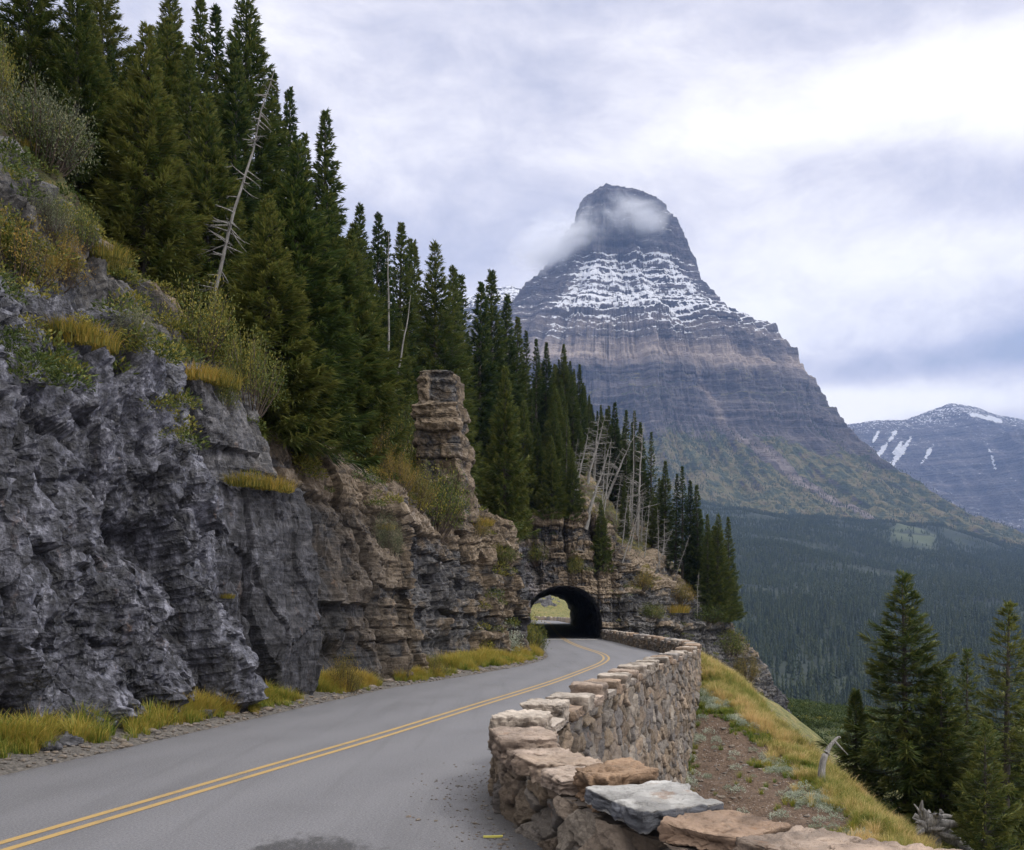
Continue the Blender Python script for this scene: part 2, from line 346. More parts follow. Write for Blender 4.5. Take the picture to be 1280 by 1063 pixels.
# ------------------------------------------------------------------ road lines (plan)
CL = np.array([(-12.6, -20), (-9.5, -9), (-6.4, 1.5), (-4.42, 8.5), (-3.28, 12.6), (-2.15, 16.6), (-.62, 22.6), (.12, 25.4), (1.28, 30), (2.75, 36.6), (3.85, 42), (4.5, 47), (4.72, 52.5), (4.5, 60), (4.35, 70), (4.5, 86), (5.2, 120), (6.25, 162), (5.4, 185), (0, 205), (-12, 225)])
LE = np.array([(-16, -20), (-12.6, -9), (-9.6, 1.5), (-7.6, 8.2), (-6.4, 12.3), (-5.2, 18.2), (-3.5, 26.7), (-2.1, 31), (-.57, 36), (.75, 41), (1.65, 47), (1.85, 54), (1.75, 64), (1.7, 74), (1.6, 86), (2.2, 120), (3.0, 162), (2, 185), (-4, 203), (-15, 220)])
WALLIN = np.array([(7.75, 85.2), (7.9, 74), (7.85, 62), (8.1, 53), (7.9, 45.5), (7.0, 39.5), (5.6, 34.2), (4.15, 29), (3.0, 24.8), (1.6, 19), (.55, 14.6), (-.05, 11.9), (-.2, 10.8), (-.08, 9.75), (.25, 8.5), (.58, 7.2), (1.0, 6.25), (1.7, 5.4), (2.8, 4.6), (5.2, 3.4), (9, 2.0)])
def road_z(y): return np.interp(y, [-30, 84, 100, 162, 200, 240], [0, 0, .05, .75, 1.2, 1.9])
def at_y(P, y): return np.interp(y, P[:, 1], P[:, 0])
WIY = WALLIN[::-1]
def right_edge(y):
    y = np.asarray(y, float)
    w = np.interp(y, WIY[:, 1], WIY[:, 0]) - .12
    far = at_y(CL, y) + 3.3
    return np.where(y > 84, far, np.where(y < 2.2, 9, w + .30))

# ------------------------------------------------------------------ the cliff and the wooded hill above it: one lofted sheet
def st(x, y, keys, slope, wet=0., slab=0., block=0., brown=0., inward=(-.97, .23), res=.05, z0=-.6):
    return dict(x=x, y=y, k=keys, m=slope, wet=wet, slab=slab, block=block, brown=brown, inw=inward, res=res, z0=z0)
A = [(.15, 2.5), (.45, 4.8), (.6, 5.05), (1.35, 7.3), (2.6, 7.7), (3.7, 11.3)]
A2 = [(.15, 2.5), (.45, 4.9), (.6, 5.1), (1.3, 7.2), (2.5, 7.6), (3.6, 10.6)]
A3 = [(.2, 2.5), (.5, 5.0), (.65, 5.2), (1.25, 7.15), (2.4, 7.5), (3.4, 9.9)]
B0 = [(.1, 2.5), (.28, 5.1), (1.25, 5.3), (1.6, 7.3), (2.5, 7.7), (3.4, 9.3)]
B1 = [(.1, 2.5), (.28, 5.0), (1.2, 5.2), (1.7, 7.4), (2.6, 7.9), (3.8, 9.3)]
C0 = [(.3, 2.5), (.8, 5.0), (1.0, 5.4), (1.9, 7.9), (2.6, 8.4), (4.2, 9.7)]
CM = [(.3, 2.5), (.7, 4.8), (.9, 5.1), (1.6, 7.1), (2.6, 7.7), (4.5, 9.0)]
C1 = [(.2, 2.2), (.45, 3.9), (.55, 4.2), (.9, 5.25), (2.2, 6.0), (4.5, 7.6)]
D0 = [(.3, 2.5), (.6, 4.5), (.7, 4.7), (1.2, 6.3), (2.5, 7.0), (5, 8.8)]
DM = [(.3, 2.5), (.6, 4.6), (.8, 4.9), (1.3, 6.8), (3, 7.3), (5, 8.6)]
D1 = [(.1, 2.5), (.3, 4.5), (.4, 4.8), (.8, 6.4), (3, 7.2), (5, 8.6)]
E = [(.1, 2.5), (.3, 5), (.4, 5.3), (1, 7.2), (2.5, 8.2), (4.5, 9.8)]
def PT(zr, top=1.2): return [(.1, zr * .3), (.3, zr * .55), (.55, zr * .6), (1.2, zr), (2.8, zr + .6), (4.5, zr + top)]
def RB(zr, zf, run): return [(run * .18, lerp(zf, zr, .22)), (run * .4, lerp(zf, zr, .5)), (run * .6, lerp(zf, zr, .62)), (run * .95, zr), (run * 1.35, zr + .5), (run * 1.6, zr + .9)]
UP = (0., 1.)
STN = [
    st(-11.2, 0, A, 1.15, 1, 0, 0, 0), st(-9.4, 5, A, 1.15, 1), st(-8.2, 10, A, 1.15, 1, res=.04), st(-7.4, 14, A, 1.15, 1, res=.04), st(-7.05, 16.4, A, 1.15, 1, res=.04), st(-6.25, 18.6, A2, 1.15, 1, res=.04), st(-5.8, 20.2, A3, 1.15, 1, res=.04),
    st(-6.15, 21.0, B0, 1.15, .5, .9, res=.03), st(-4.62, 23.5, B1, 1.12, .1, 1, .2, .1, res=.035),
    st(-5.35, 24.6, C0, 1.08, .05, .75, .5, .5, res=.04), st(-3.95, 28, CM, 1.04, .0, .6, .6, .7, res=.04), st(-2.75, 31, C1, 1.0, 0, .1, 1, .75, res=.045),
    st(-3.6, 32.4, D0, .98, .1, .2, .8, .3), st(-2.4, 36.4, D0, .95, .05, .1, .9, .45), st(-1.35, 40, DM, .92, 0, 0, 1, .6), st(.1, 44.6, D1, .9, 0, 0, 1, .75), st(.78, 47.5, D1, .9, 0, 0, 1, .6),
    st(.2, 49.5, E, .88, 0, 0, 1, .4, res=.12), st(-.6, 53, E, .88, 0, 0, 1, .4, res=.2), st(-.8, 60, E, .88, 0, 0, 1, .4, res=.2), st(-.7, 70, E, .8, 0, 0, 1, .4, res=.2), st(-.3, 78, E, .75, 0, 0, 1, .4, inward=(-.9, .44), res=.15),
    st(.1, 82.5, E, .65, .2, 0, 1, .35, inward=(-.7, .7), res=.1), st(.75, 84.4, PT(8.3), .5, .2, 0, 1, .4, inward=(-.3, .95), res=.08), st(1.8, 85, PT(9.6), .42, .1, 0, 1, .5, inward=UP, res=.07),
    st(2.9, 85, PT(10.9), .4, 0, 0, 1, .6, inward=UP, res=.07), st(7.0, 85.2, PT(10.8), .4, 0, 0, 1, .55, inward=UP, res=.07), st(9.3, 85.4, PT(8.0), .4, 0, 0, 1, .45, inward=UP, res=.07),
    st(11.4, 85.8, RB(6.2, -1.0, 3), .4, 0, .1, 1, .35, inward=UP, res=.08, z0=-2), st(14.5, 86.5, RB(5.0, -3, 4), .36, 0, .1, 1, .3, inward=UP, res=.08, z0=-4), st(18, 87.5, RB(2.6, -6, 5), .3, 0, .1, 1, .3, inward=UP, res=.08, z0=-8),
    st(21.5, 89, RB(.9, -9, 6), .18, 0, .1, 1, .35, inward=UP, res=.09, z0=-12), st(24, 90.5, RB(-2.2, -12, 6), .05, 0, 0, 1, .4, inward=UP, res=.1, z0=-15), st(27, 92, RB(-6.0, -16, 7), -.1, 0, 0, 1, .3, inward=UP, res=.15, z0=-18), st(33, 96, RB(-15, -24, 8), -.2, 0, 0, 1, .3, inward=UP, res=.3, z0=-28), st(42, 102, RB(-24, -34, 8), -.2, 0, 0, 1, .3, inward=UP, res=.5, z0=-38),
]
def build_cliff():
    T = np.array([(s['x'], s['y']) for s in STN]); seg = np.linalg.norm(np.diff(T, axis=0), axis=1); S = np.concatenate([[0], np.cumsum(seg)])
    cols = []
    for i in range(len(STN) - 1):
        r = .5 * (STN[i]['res'] + STN[i + 1]['res']); n = max(2, int(seg[i] / r)); cols.append(S[i] + np.linspace(0, seg[i], n, endpoint=False))
    sv = np.concatenate(cols + [S[-1:]])
    def full(s):
        k = [(-.35, s['z0']), (0., max(s['z0'] + .3, min(.1, s['k'][0][1] - 1)))] + list(s['k']); u6, z6 = k[-1]
        for du in (3, 9, 24, 62): k.append((u6 + du, z6 + s['m'] * du))
        return k
    K = np.array([full(s) for s in STN])                      # stations x keys x 2
    nk = K.shape[1]
    Ks = np.stack([np.stack([np.interp(sv, S, K[:, k, c]) for c in (0, 1)], -1) for k in range(nk)], 1)    # cols x keys x 2
    rows = [6, 40, 40, 12, 42, 22, 46, 24, 26, 26, 22]
    tk = np.concatenate([k + np.linspace(0, 1, n, endpoint=False) for k, n in enumerate(rows)] + [[nk - 1.0]])
    ki = np.minimum(tk.astype(int), nk - 2); kf = tk - ki
    UZ = Ks[:, ki] * (1 - kf)[None, :, None] + Ks[:, ki + 1] * kf[None, :, None]
    bx = np.interp(sv, S, T[:, 0]); by = np.interp(sv, S, T[:, 1])
    inw = np.stack([np.interp(sv, S, [s['inw'][c] for s in STN]) for c in (0, 1)], 1); inw = unit(inw)
    P = np.zeros((len(sv), len(tk), 3))
    P[..., 0] = bx[:, None] + inw[:, None, 0] * UZ[..., 0]; P[..., 1] = by[:, None] + inw[:, None, 1] * UZ[..., 0]; P[..., 2] = UZ[..., 1]
    at = {k: np.repeat(np.interp(sv, S, [s[k] for s in STN])[:, None], len(tk), 1) for k in ('wet', 'slab', 'block', 'brown')}
    hill = np.repeat(sstep(7.1, 8.3, tk)[None], len(sv), 0)          # 0 rock face .. 1 wooded hill
    second = np.repeat((sstep(6.1, 6.6, tk))[None], len(sv), 0)
    ledge = np.repeat(np.exp(-((tk - 6.4) / .45) ** 2)[None], len(sv), 0) + np.exp(-((tk - 3.5) / .4) ** 2)[None] * at['slab']
    du = np.gradient(P, axis=0); dv = np.gradient(P, axis=1)
    N = unit(np.cross(du, dv)); shp = P.shape[:2]
    side = np.sign((N[..., 0] * -inw[:, None, 0] + N[..., 1] * -inw[:, None, 1]).mean()); N *= side
    for _ in range(3):
        N[1:-1] = N[:-2] + 2 * N[1:-1] + N[2:]; N[:, 1:-1] = N[:, :-2] + 2 * N[:, 1:-1] + N[:, 2:]; N = unit(N)
    p = P.reshape(-1, 3); f = {k: v.ravel() for k, v in at.items()}; hl = hill.ravel(); sec = second.ravel()
    sa = np.repeat(sv[:, None], len(tk), 1).ravel(); z = p[:, 2]
    warp = fbm(p * .5, 4, 5)
    # wet face: bulges, dripstone flutes, broken facets
    big = fbm(p * np.array([.42, .42, .5]), 3, 11)
    flute = ridged(p * np.array([.9, .9, .15]) + warp[:, None] * .22, 4, 23)
    def facets(sc, seed, asp=1.0):
        f1, f2, r, da, db = voro2((sa + warp * .14 + z * .12) * sc, (z + warp * .14) * sc * asp, seed)
        return (r[0] - .5) + da * (r[1] - .5) * 2.2 + db * (r[2] - .5) * 2.2, sstep(.0, .10, f2 - f1)
    fa, ea = facets(.6, 1, .34); fb, eb = facets(1.5, 2, .40); fc, ec = facets(3.6, 3, .7); fd, ed_ = facets(8.5, 4, .9)
    hol = np.clip(-perlin(p * np.array([.5, .5, .62]) + 9.1, 77) - .18, 0, 1)                 # overhung hollows
    wetd = big * .5 + (flute - .6) * .30 + fa * .80 + fb * .36 + fc * .15 + fd * .06 - hol * 1.3 - (1 - ea) * .16 - (1 - eb) * .08 - (1 - ec) * .02 + fbm(p * 3.1, 4, 25) * .03
    # layered blocks
    zw = z + warp * .22 + sa * .02
    def blocks(th, ln, seed):
        l = np.floor(zw / th + .35 * np.sin(zw * 2.1)); lr = hashf(l, l * 0 + seed, l * 0, 3)
        q = sa / (ln * (.5 + 1.3 * lr)) + lr * 31; bi = np.floor(q + .25 * perlin(np.stack([q * 0 + l, z * 1.7, sa * .5], 1), 8)); r = hashf(bi, l, l * 0 + 7, seed)
        fl = zw / th + .35 * np.sin(zw * 2.1) - l; fq = q - np.floor(q)
        ed = np.minimum(np.minimum(fl, 1 - fl) * th, np.minimum(fq, 1 - fq) * ln)
        return (r - .5) + (lr - .5) * .8, sstep(0, .035, ed)
    b1, e1 = blocks(.95, 2.1, 41); b2, e2 = blocks(.36, .9, 43); b3, e3 = blocks(.13, .5, 47)
    joint = ridged(np.stack([sa * .38, z * .06 + warp * .2, sa * 0], 1), 2, 91); 
    blkd = big * .42 + b1 * .36 + b2 * .22 + b3 * .09 - (1 - e1) * .14 - (1 - e2) * .06 - np.clip(joint - 1.02, 0, 1) * 1.6 + fb * .16 + fc * .09 + fd * .03 + fa * .3
    # smooth slab with bedding
    bd = perlin(np.stack([sa * .4, z * 5.5, z * 0], 1), 3); slbd = big * .10 + bd * .025 + fa * .10 + fb * .05 + fc * .03 + b1 * .03 - (1 - eb) * .02
    w1, w2, w3 = f['wet'], f['slab'] * (1 - sec), np.maximum(f['block'], sec * .9); tot = w1 + w2 + w3 + 1e-6
    d = (wetd * w1 + slbd * w2 + blkd * w3) / tot
    soild = fbm(p * .35, 4, 61) * .75 + fbm(p * 1.8, 3, 62) * .16
    rocky_out = np.clip(fbm(p * .16, 3, 99) - .12, 0, 1) * 1.5                                        # outcrops on the hill
    d = d * (1 - hl) + (soild + rocky_out * (b1 * .9 + .4)) * hl
    d = d * (1 - .55 * ledge.ravel() * (1 - hl))
    # keep the foot near its line
    d *= np.repeat(np.clip((tk + .2) / 1.2, .25, 1)[None], len(sv), 0).ravel()
    # the portal's brow: the face is even around the arch
    nearp = np.exp(-(((p[:, 0] - 4.4) / 5.0) ** 2 + ((z - 2.5) / 4.0) ** 2)) * (np.abs(p[:, 1] - 85.5) < 3); d = d * (1 - .35 * nearp)
    Vd = p + N.reshape(-1, 3) * d[:, None]
    soil = np.clip(hl * .85 + ledge.ravel() * .45 - rocky_out * .8 * hl, 0, 1)
    # arch
    Q = grid_quads(*shp)
    c = p[Q].mean(1); q = (c[:, 0] - 4.45) / 3.28; zz = c[:, 2]
    inside = (np.abs(q) < 1) & (zz < 1.7 + 2.95 * np.sqrt(np.clip(1 - q * q, 0, 1))) & (np.abs(c[:, 1] - 85.5) < 2.6) & (c[:, 0] > 1)
    brown = f['brown'] * (1 - .0 * hl)
    brown = np.clip(brown + sstep(3.0, 5.5, z) * .3 * (1 - f['wet']) - .2 + .25 * sstep(4.6, 5.6, np.repeat(tk[None], len(sv), 0).ravel()) * (1 - f['wet']), 0, 1)
    wet = f['wet'] * (1 - sec) * (1 - .6 * hl)
    dark = np.exp(-((np.abs(np.abs(p[:, 0] - 1.5)) / 1.6) ** 2)) * (np.abs(p[:, 1] - 85.2) < 2) * (z < 8)  # shade left of the tunnel mouth, put into the rock tone through wet
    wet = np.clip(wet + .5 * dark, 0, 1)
    crack = np.clip(((1 - e1) * .8 + (1 - e2) * .35) * w2 * 0 + ((1 - e1) * .8 + (1 - e2) * .4 + np.clip(joint - 1.02, 0, 1) * 3) * w3 / tot + (1 - eb) * .25 * w1 / tot, 0, 1) * (1 - hl)
    blk = np.clip(.5 + (b1 * .55 + b2 * .35) * (w3 + .3 * w2) / tot + fb * .4 * w1 / tot, 0, 1)
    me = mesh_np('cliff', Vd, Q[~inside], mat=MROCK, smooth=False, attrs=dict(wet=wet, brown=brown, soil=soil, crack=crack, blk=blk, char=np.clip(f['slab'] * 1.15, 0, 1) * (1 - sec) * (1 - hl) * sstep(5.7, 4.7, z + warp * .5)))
    tag(link('cliff', me), kind='structure')
    # a lighter copy of the sheet, kept in memory only, to stand plants on
    G = Vd.reshape(*shp, 3)[::3, ::3]; q2 = grid_quads(*G.shape[:2])
    return G.reshape(-1, 3), q2
CV, CQ = build_cliff()
CLIFF = BVHTree.FromPolygons([tuple(v) for v in CV], [tuple(q) for q in CQ])
CAM = Vector((0, 0, EYE))
def ray(px, py):
    """where the line of sight surveyed at px, py meets the cliff or hill"""
    d = Vector(((px - HX) / F, 1, (HY - py) / F)).normalized(); h = CLIFF.ray_cast(CAM, d)
    return h[0], h[1]
def ground(x, y, top=200):
    h = CLIFF.ray_cast(Vector((x, y, top)), Vector((0, 0, -1))); return (h[0].z if h[0] else None)

# tunnel bore
def build_tunnel():
    ys = np.concatenate([np.linspace(85.6, 100, 50), np.linspace(101, 162, 70)]); n = 40
    ang = np.linspace(0, np.pi, n); V = []
    for y in ys:
        cx = np.interp(y, [85, 120, 162], [4.45, 5.1, 6.25]); z0 = road_z(y)
        prof = [(3.35, -.4), (3.35, .6)] + [(3.35 * np.cos(a), 1.7 + 3.0 * np.sin(a)) for a in ang] + [(-3.35, .6), (-3.35, -.4)]
        V += [(cx + a, y, z0 + b) for a, b in prof]
    V = np.array(V); m = n + 4
    cen = np.stack([np.interp(V[:, 1], [85, 120, 162], [4.45, 5.1, 6.25]), V[:, 1], V[:, 2] * 0 + 1.8], 1)
    dd = unit(V - cen); k = np.clip(fbm(V * .7, 4, 5) * .35 + fbm(V * 2.5, 3, 6) * .12, -.3, .3) * np.clip((V[:, 1] - 85) / 2, .2, 1)
    V = V + dd * k[:, None]
    me = mesh_np('tunnel_bore', V, grid_quads(len(ys), m), mat=MROCK, attrs=dict(wet=np.full(len(V), .5), brown=np.full(len(V), .2), soil=np.full(len(V), -2.0), blk=np.full(len(V), .5)))
    tag(link('tunnel', me), 'rock-hewn road tunnel bored through the brown spur at the end of the road', 'tunnel')
build_tunnel()

# ------------------------------------------------------------------ road
def ribbon(name, ys, left, right, nu, z, mat, attrs=None, parent=None):
    t = np.linspace(0, 1, nu); X = left[:, None] + (right - left)[:, None] * t[None]
    V = np.stack([X, np.repeat(ys[:, None], nu, 1), np.repeat((road_z(ys) + z)[:, None], nu, 1)], -1).reshape(-1, 3)
    me = mesh_np(name, V, grid_quads(len(ys), nu)[:, ::-1], mat=mat, attrs=attrs(V) if attrs else None)
    return link(name, me, parent)
def smooth_at(P, y):
    c = catmull(P, .5); o = np.argsort(c[:, 1]); return np.interp(y, c[o, 1], c[o, 0])
ys = np.concatenate([np.arange(-20, 50, .25), np.arange(50, 86, .5), np.arange(86, 222, 1.0)])
def road_attrs(V):
    y = V[:, 1]; l = smooth_at(LE, y); r = right_edge(y); c = smooth_at(CL, y)
    e = np.minimum(V[:, 0] - l, r - V[:, 0]); o = V[:, 0] - c
    tr = sum(np.exp(-((o - k) / .38) ** 2) for k in (-2.35, -.85, .85, 2.35))
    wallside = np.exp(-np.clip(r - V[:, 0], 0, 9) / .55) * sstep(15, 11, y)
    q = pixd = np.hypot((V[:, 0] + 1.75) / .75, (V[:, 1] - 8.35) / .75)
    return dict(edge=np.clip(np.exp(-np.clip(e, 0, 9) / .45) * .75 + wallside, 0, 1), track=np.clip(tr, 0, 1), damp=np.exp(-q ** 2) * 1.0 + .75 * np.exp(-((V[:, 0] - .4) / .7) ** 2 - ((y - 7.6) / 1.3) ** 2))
ROAD = ribbon('road', ys, smooth_at(LE, ys), right_edge(ys), 60, 0, MROAD, road_attrs); tag(ROAD, kind='structure')
yl = ys[ys < 200]
for off in (-.12, .12):
    # offset square to the line
    c = np.stack([smooth_at(CL, yl), yl], 1); t = unit(np.gradient(c, axis=0)); nrm = np.stack([t[:, 1], -t[:, 0]], 1)
    a, b = c + nrm * (off - .05), c + nrm * (off + .05)
    V = np.stack([a, b], 1).reshape(-1, 2); V = np.hstack([V, (road_z(V[:, 1]) + .004)[:, None]])
    link('yellow_line', mesh_np('yellow_line', V, grid_quads(len(yl), 2)[:, ::-1], mat=MYEL), ROAD)
V = np.array([(2.2, 82.6, .004), (7.2, 82.6, .004), (7.2, 83.3, .004), (2.2, 83.3, .004)])
link('stop_line', mesh_np('stop_line', V, [[0, 1, 2, 3]], mat=MWHITE), ROAD)
# earth under everything on the cliff side: verge between asphalt and rock foot
yv = np.arange(-20, 86, .25); nu = 24
lx = smooth_at(LE, yv); rk = np.interp(yv, [s['y'] for s in STN[:24]], [s['x'] for s in STN[:24]])
tt = np.linspace(0, 1, nu)
xl = np.minimum(rk, lx) - 1.3; X = lx[:, None] + .12 + (xl - lx - .12)[:, None] * tt[None]
Y = np.repeat(yv[:, None], nu, 1); pv = np.stack([X, Y, X * 0], -1).reshape(-1, 3)
dd = np.clip((lx[:, None] - X), 0, 5).ravel()
zv = -.02 + .05 * sstep(0, .3, dd) + .10 * dd + fbm(pv * .9, 4, 3) * .10 * sstep(0, .8, dd) + fbm(pv * 4, 3, 4) * .03 * sstep(0, .2, dd)
VERGEV = np.column_stack([pv[:, 0], pv[:, 1], zv])
tag(link('verge', mesh_np('verge', VERGEV, grid_quads(len(yv), nu), mat=MGRAVEL)), kind='structure')
VERGE = BVHTree.FromPolygons([tuple(v) for v in VERGEV], [tuple(q) for q in grid_quads(len(yv), nu)])
def verge_z(x, y):
    h = VERGE.ray_cast(Vector((x, y, 5)), Vector((0, 0, -1))); return h[0].z if h[0] else .05

# ------------------------------------------------------------------ bank right of the wall
CREST = np.array([(12.5, -10, -11), (12, 0, -10), (10.6, 15, -6.9), (9.8, 25, -4.1), (9.0, 32, -2.7), (7.9, 38, -.95), (7.75, 41, -.2), (8.3, 45, .1), (8.6, 53, .2), (8.4, 62, .1), (8.4, 74, 0.0), (8.3, 100, -.2)])
WOUT = WALLIN.copy()
def bank_z(x, y):
    x = np.asarray(x, float); y = np.asarray(y, float)
    xc = np.interp(y, CREST[:, 1], CREST[:, 0]); zc = np.interp(y, CREST[:, 1], CREST[:, 2])
    d = x - xc
    sl = np.interp(y, [0, 25, 42, 60, 90], [.6, .62, .7, .75, .8])
    z = zc + np.where(d < 0, .10 * d - .012 * d * d, -sl * (np.sqrt(d * d + .5) - .7))
    p = np.stack([x, y, x * 0], -1).reshape(-1, 3)
    z = z + (fbm(p * .35, 4, 15) * .28 + fbm(p * 2.0, 4, 16) * .05).reshape(x.shape)
    w = np.interp(y, WIY[:, 1], WIY[:, 0])
    z = np.where(y > 2, z - np.clip(w + .05 - x, 0, 9) * 2.2, z)
    return z
def build_bank():
    xs = np.concatenate([np.arange(-3, 16, .11), np.arange(16, 40, .4), np.arange(40, 80, 1.5)]); yb = np.concatenate([np.arange(-8, 12, .4), np.arange(12, 46, .11), np.arange(46, 100, .6)])
    X, Y = np.meshgrid(xs, yb, indexing='ij'); Z = bank_z(X, Y)
    Z = np.where(Y < 2, np.minimum(Z, -.6), Z); Z = np.where((X < right_edge(Y) + .3) & (Y > 1), np.minimum(Z, -.7), Z); Z = np.where(Y > 84.5, Z - 3, Z)
    xc = np.interp(Y, CREST[:, 1], CREST[:, 0]); d = X - xc
    pn = np.stack([X, Y, X * 0], -1).reshape(-1, 3); nz = fbm(pn * .5, 4, 44).reshape(X.shape)
    veg = sstep(-1.1, .2, d + nz * 1.8 + sstep(33, 38, Y) * 1.2 - sstep(24, 18, Y) * .3)
    me = mesh_np('bank', np.stack([X, Y, Z], -1).reshape(-1, 3), grid_quads(len(xs), len(yb)), mat=MBANK, attrs=dict(veg=veg.ravel()))
    tag(link('bank', me), kind='structure')
build_bank()
# ------------------------------------------------------------------ the stone guard wall
STONE_COLS = np.array([(.17, .13, .095), (.23, .18, .13), (.29, .22, .155), (.17, .15, .13), (.20, .175, .15), (.14, .125, .115), (.25, .20, .155), (.19, .145, .10), (.28, .24, .195)])
CAP_COLS = np.array([(.38, .30, .23), (.42, .33, .265), (.34, .25, .18), (.34, .30, .26), (.40, .35, .295), (.31, .285, .265), (.46, .40, .34)])
def build_wall():
    path = catmull(WALLIN, .03); seg = np.linalg.norm(np.diff(path, axis=0), axis=1); S = np.concatenate([[0], np.cumsum(seg)]); L = S[-1]
    t = unit(np.gradient(path, axis=0)); k = np.ones(41) / 41
    pad = np.pad(t, ((20, 20), (0, 0)), mode='edge'); t = unit(np.stack([np.convolve(pad[:, c], k, 'valid') for c in (0, 1)], 1))
    out = np.stack([-t[:, 1], t[:, 0]], 1)                       # towards the valley side (path runs from the tunnel to the camera)
    def fr(s):
        return np.stack([np.interp(s, S, path[:, c]) for c in (0, 1)], -1), unit(np.stack([np.interp(s, S, out[:, c]) for c in (0, 1)], -1))
    TH = .52
    yy = np.interp(np.arange(0, L, .02), S, path[:, 1])
    # columns: dense near the camera
    sv = [0.]
    while sv[-1] < L:
        y = np.interp(sv[-1], S, path[:, 1]); sv.append(sv[-1] + np.clip(abs(y) * .0013, .009, .06))
    sv = np.array(sv); Htop = .56
    root = thing('stone_wall', 'low rubble stone guard wall curving along the road edge from the tunnel', 'wall', (0, 0, 0))
    a = Acc()
    def face(zs, side, seed):
        s2, z2 = np.meshgrid(sv, zs, indexing='ij'); sh = s2.shape; s = s2.ravel(); z = z2.ravel()
        w = fbm(np.stack([s * 1.6, z * 1.6, s * 0 + seed], 1), 4, seed) * .30
        cs = .45 if side < 0 else .55
        f1, f2, r, da, db = voro2((s + w * .55) / cs, (z + w * .5) / (cs * .6), seed, .95)
        e = f2 - f1
        body = sstep(.0, .13, e)
        h = body * (.05 + .06 * r[0]) * (1 if side < 0 else .7) + (da * (r[1] - .5) + db * (r[2] - .5)) * .20 * body
        p3 = np.stack([s, z, s * 0 + seed], 1)
        h += fbm(p3 * 5, 4, seed + 3) * .036 + fbm(p3 * 17, 3, seed + 4) * .016
        P, O = fr(s)
        if side < 0: X = P - O * (h - .07)[:, None]
        else: X = P + O * (TH - .05 + h)[:, None] + O * np.clip(-z, 0, 9)[:, None] * .06
        col = STONE_COLS[(r[3] * (len(STONE_COLS) - .01)).astype(int)] * (.75 + .5 * r[0])[:, None]
        col = lerp(np.array([(.06, .05, .042)]), col, sstep(.0, .12, e)[:, None])
        Q = grid_quads(*sh)
        a.add(np.column_stack([X, z + 0 * z]), Q if side < 0 else Q[:, ::-1], tint=col)
    nzn = int((Htop + .1) / .012)
    face(np.linspace(-.06, Htop, nzn), -1, 31)
    face(np.linspace(-4.6, Htop, 190), 1, 57)
    # bed under the capstones
    n2 = np.linspace(.0, TH, 6); s2, q2 = np.meshgrid(sv[::3], n2, indexing='ij'); P, O = fr(s2.ravel())
    a.add(np.column_stack([P + O * q2.ravel()[:, None], np.full(s2.size, Htop - .01)]), grid_quads(*s2.shape), tint=np.tile([(.12, .1, .085)], (s2.size, 1)))
    link('masonry', a.mesh('masonry', MSTONE), root)
    # capstones, from the tunnel to the camera; a raised one between each two low ones
    rnd = random.Random(12)
    def cap(s0, s1, z0, th, n0, n1, col, seed, tilt=(0, 0), rough=1.0, pale=False):
        y = abs(np.interp(.5 * (s0 + s1), S, path[:, 1])); nn = 62 if y < 14 else (24 if y < 40 else 9)
        nu, nv, nw = nn, max(6, int(nn * .6)), max(4, int(nn * .35))
        faces = []; V = []; cnt = 0
        def sheet(fn, a_, b_):
            nonlocal cnt
            A_, B_ = np.meshgrid(np.linspace(-1, 1, a_), np.linspace(-1, 1, b_), indexing='ij'); V.append(fn(A_.ravel(), B_.ravel())); faces.append(grid_quads(a_, b_) + cnt); cnt += a_ * b_
        o = lambda x: np.ones_like(x)
        sheet(lambda p, q: np.stack([p, q, o(p)], 1), nu, nv); sheet(lambda p, q: np.stack([q, p, -o(p)], 1), nv, nu)
        sheet(lambda p, q: np.stack([q, o(p), p], 1), nw, nu); sheet(lambda p, q: np.stack([p, -o(p), q], 1), nu, nw)
        sheet(lambda p, q: np.stack([o(p), p, q], 1), nv, nw); sheet(lambda p, q: np.stack([-o(p), q, p], 1), nw, nv)
        U = np.vstack(V); Q = np.vstack(faces)
        hl, hn, ht = (s1 - s0) / 2, (n1 - n0) / 2, th / 2
        m = np.array([hl, hn, ht]); X = U * m
        rad = min(ht * .45, .045); core = np.clip(X, -(m - rad), m - rad); X = core + unit(X - core + 1e-9) * rad * (np.linalg.norm(X - core, axis=1, keepdims=True) > 1e-6)
        g = X + seed * 3.3
        skew = np.array([rnd.uniform(-.14, .14), rnd.uniform(-.1, .1)])
        X[:, 0] += X[:, 1] * skew[0] ; X[:, 1] += X[:, 0] * skew[1] * .5
        dirn = unit(U * np.array([1, 1, 1.0]))
        amp = rough * 1.35 * min(.05, th * .3)
        fac = fbm(g * 2.6, 3, 7) * amp * 1.1 + ridged(g * 4.5, 3, 8) * amp * .32 + fbm(g * 13, 4, 9) * amp * .42 - np.clip(ridged(g * 6 + 4, 3, 13) - .95, 0, 1) * amp * 1.1
        layers = perlin(np.stack([g[:, 0] * .8, g[:, 1] * .8, g[:, 2] * 26], 1), 5) * amp * .5 * (1 - np.abs(U[:, 2]) ** 6)
        fl = np.where(np.abs(U[:, 2]) > .98, .45, 1.0)
        X = X + dirn * ((fac - amp * .25) * fl + layers)[:, None]
        X[:, 2] += X[:, 0] * tilt[0] + X[:, 1] * tilt[1]
        P, O = fr(.5 * (s0 + s1) + X[:, 0]); nmid = .5 * (n0 + n1)
        W = np.column_stack([P + O * (nmid + X[:, 1])[:, None], z0 + ht + X[:, 2]])
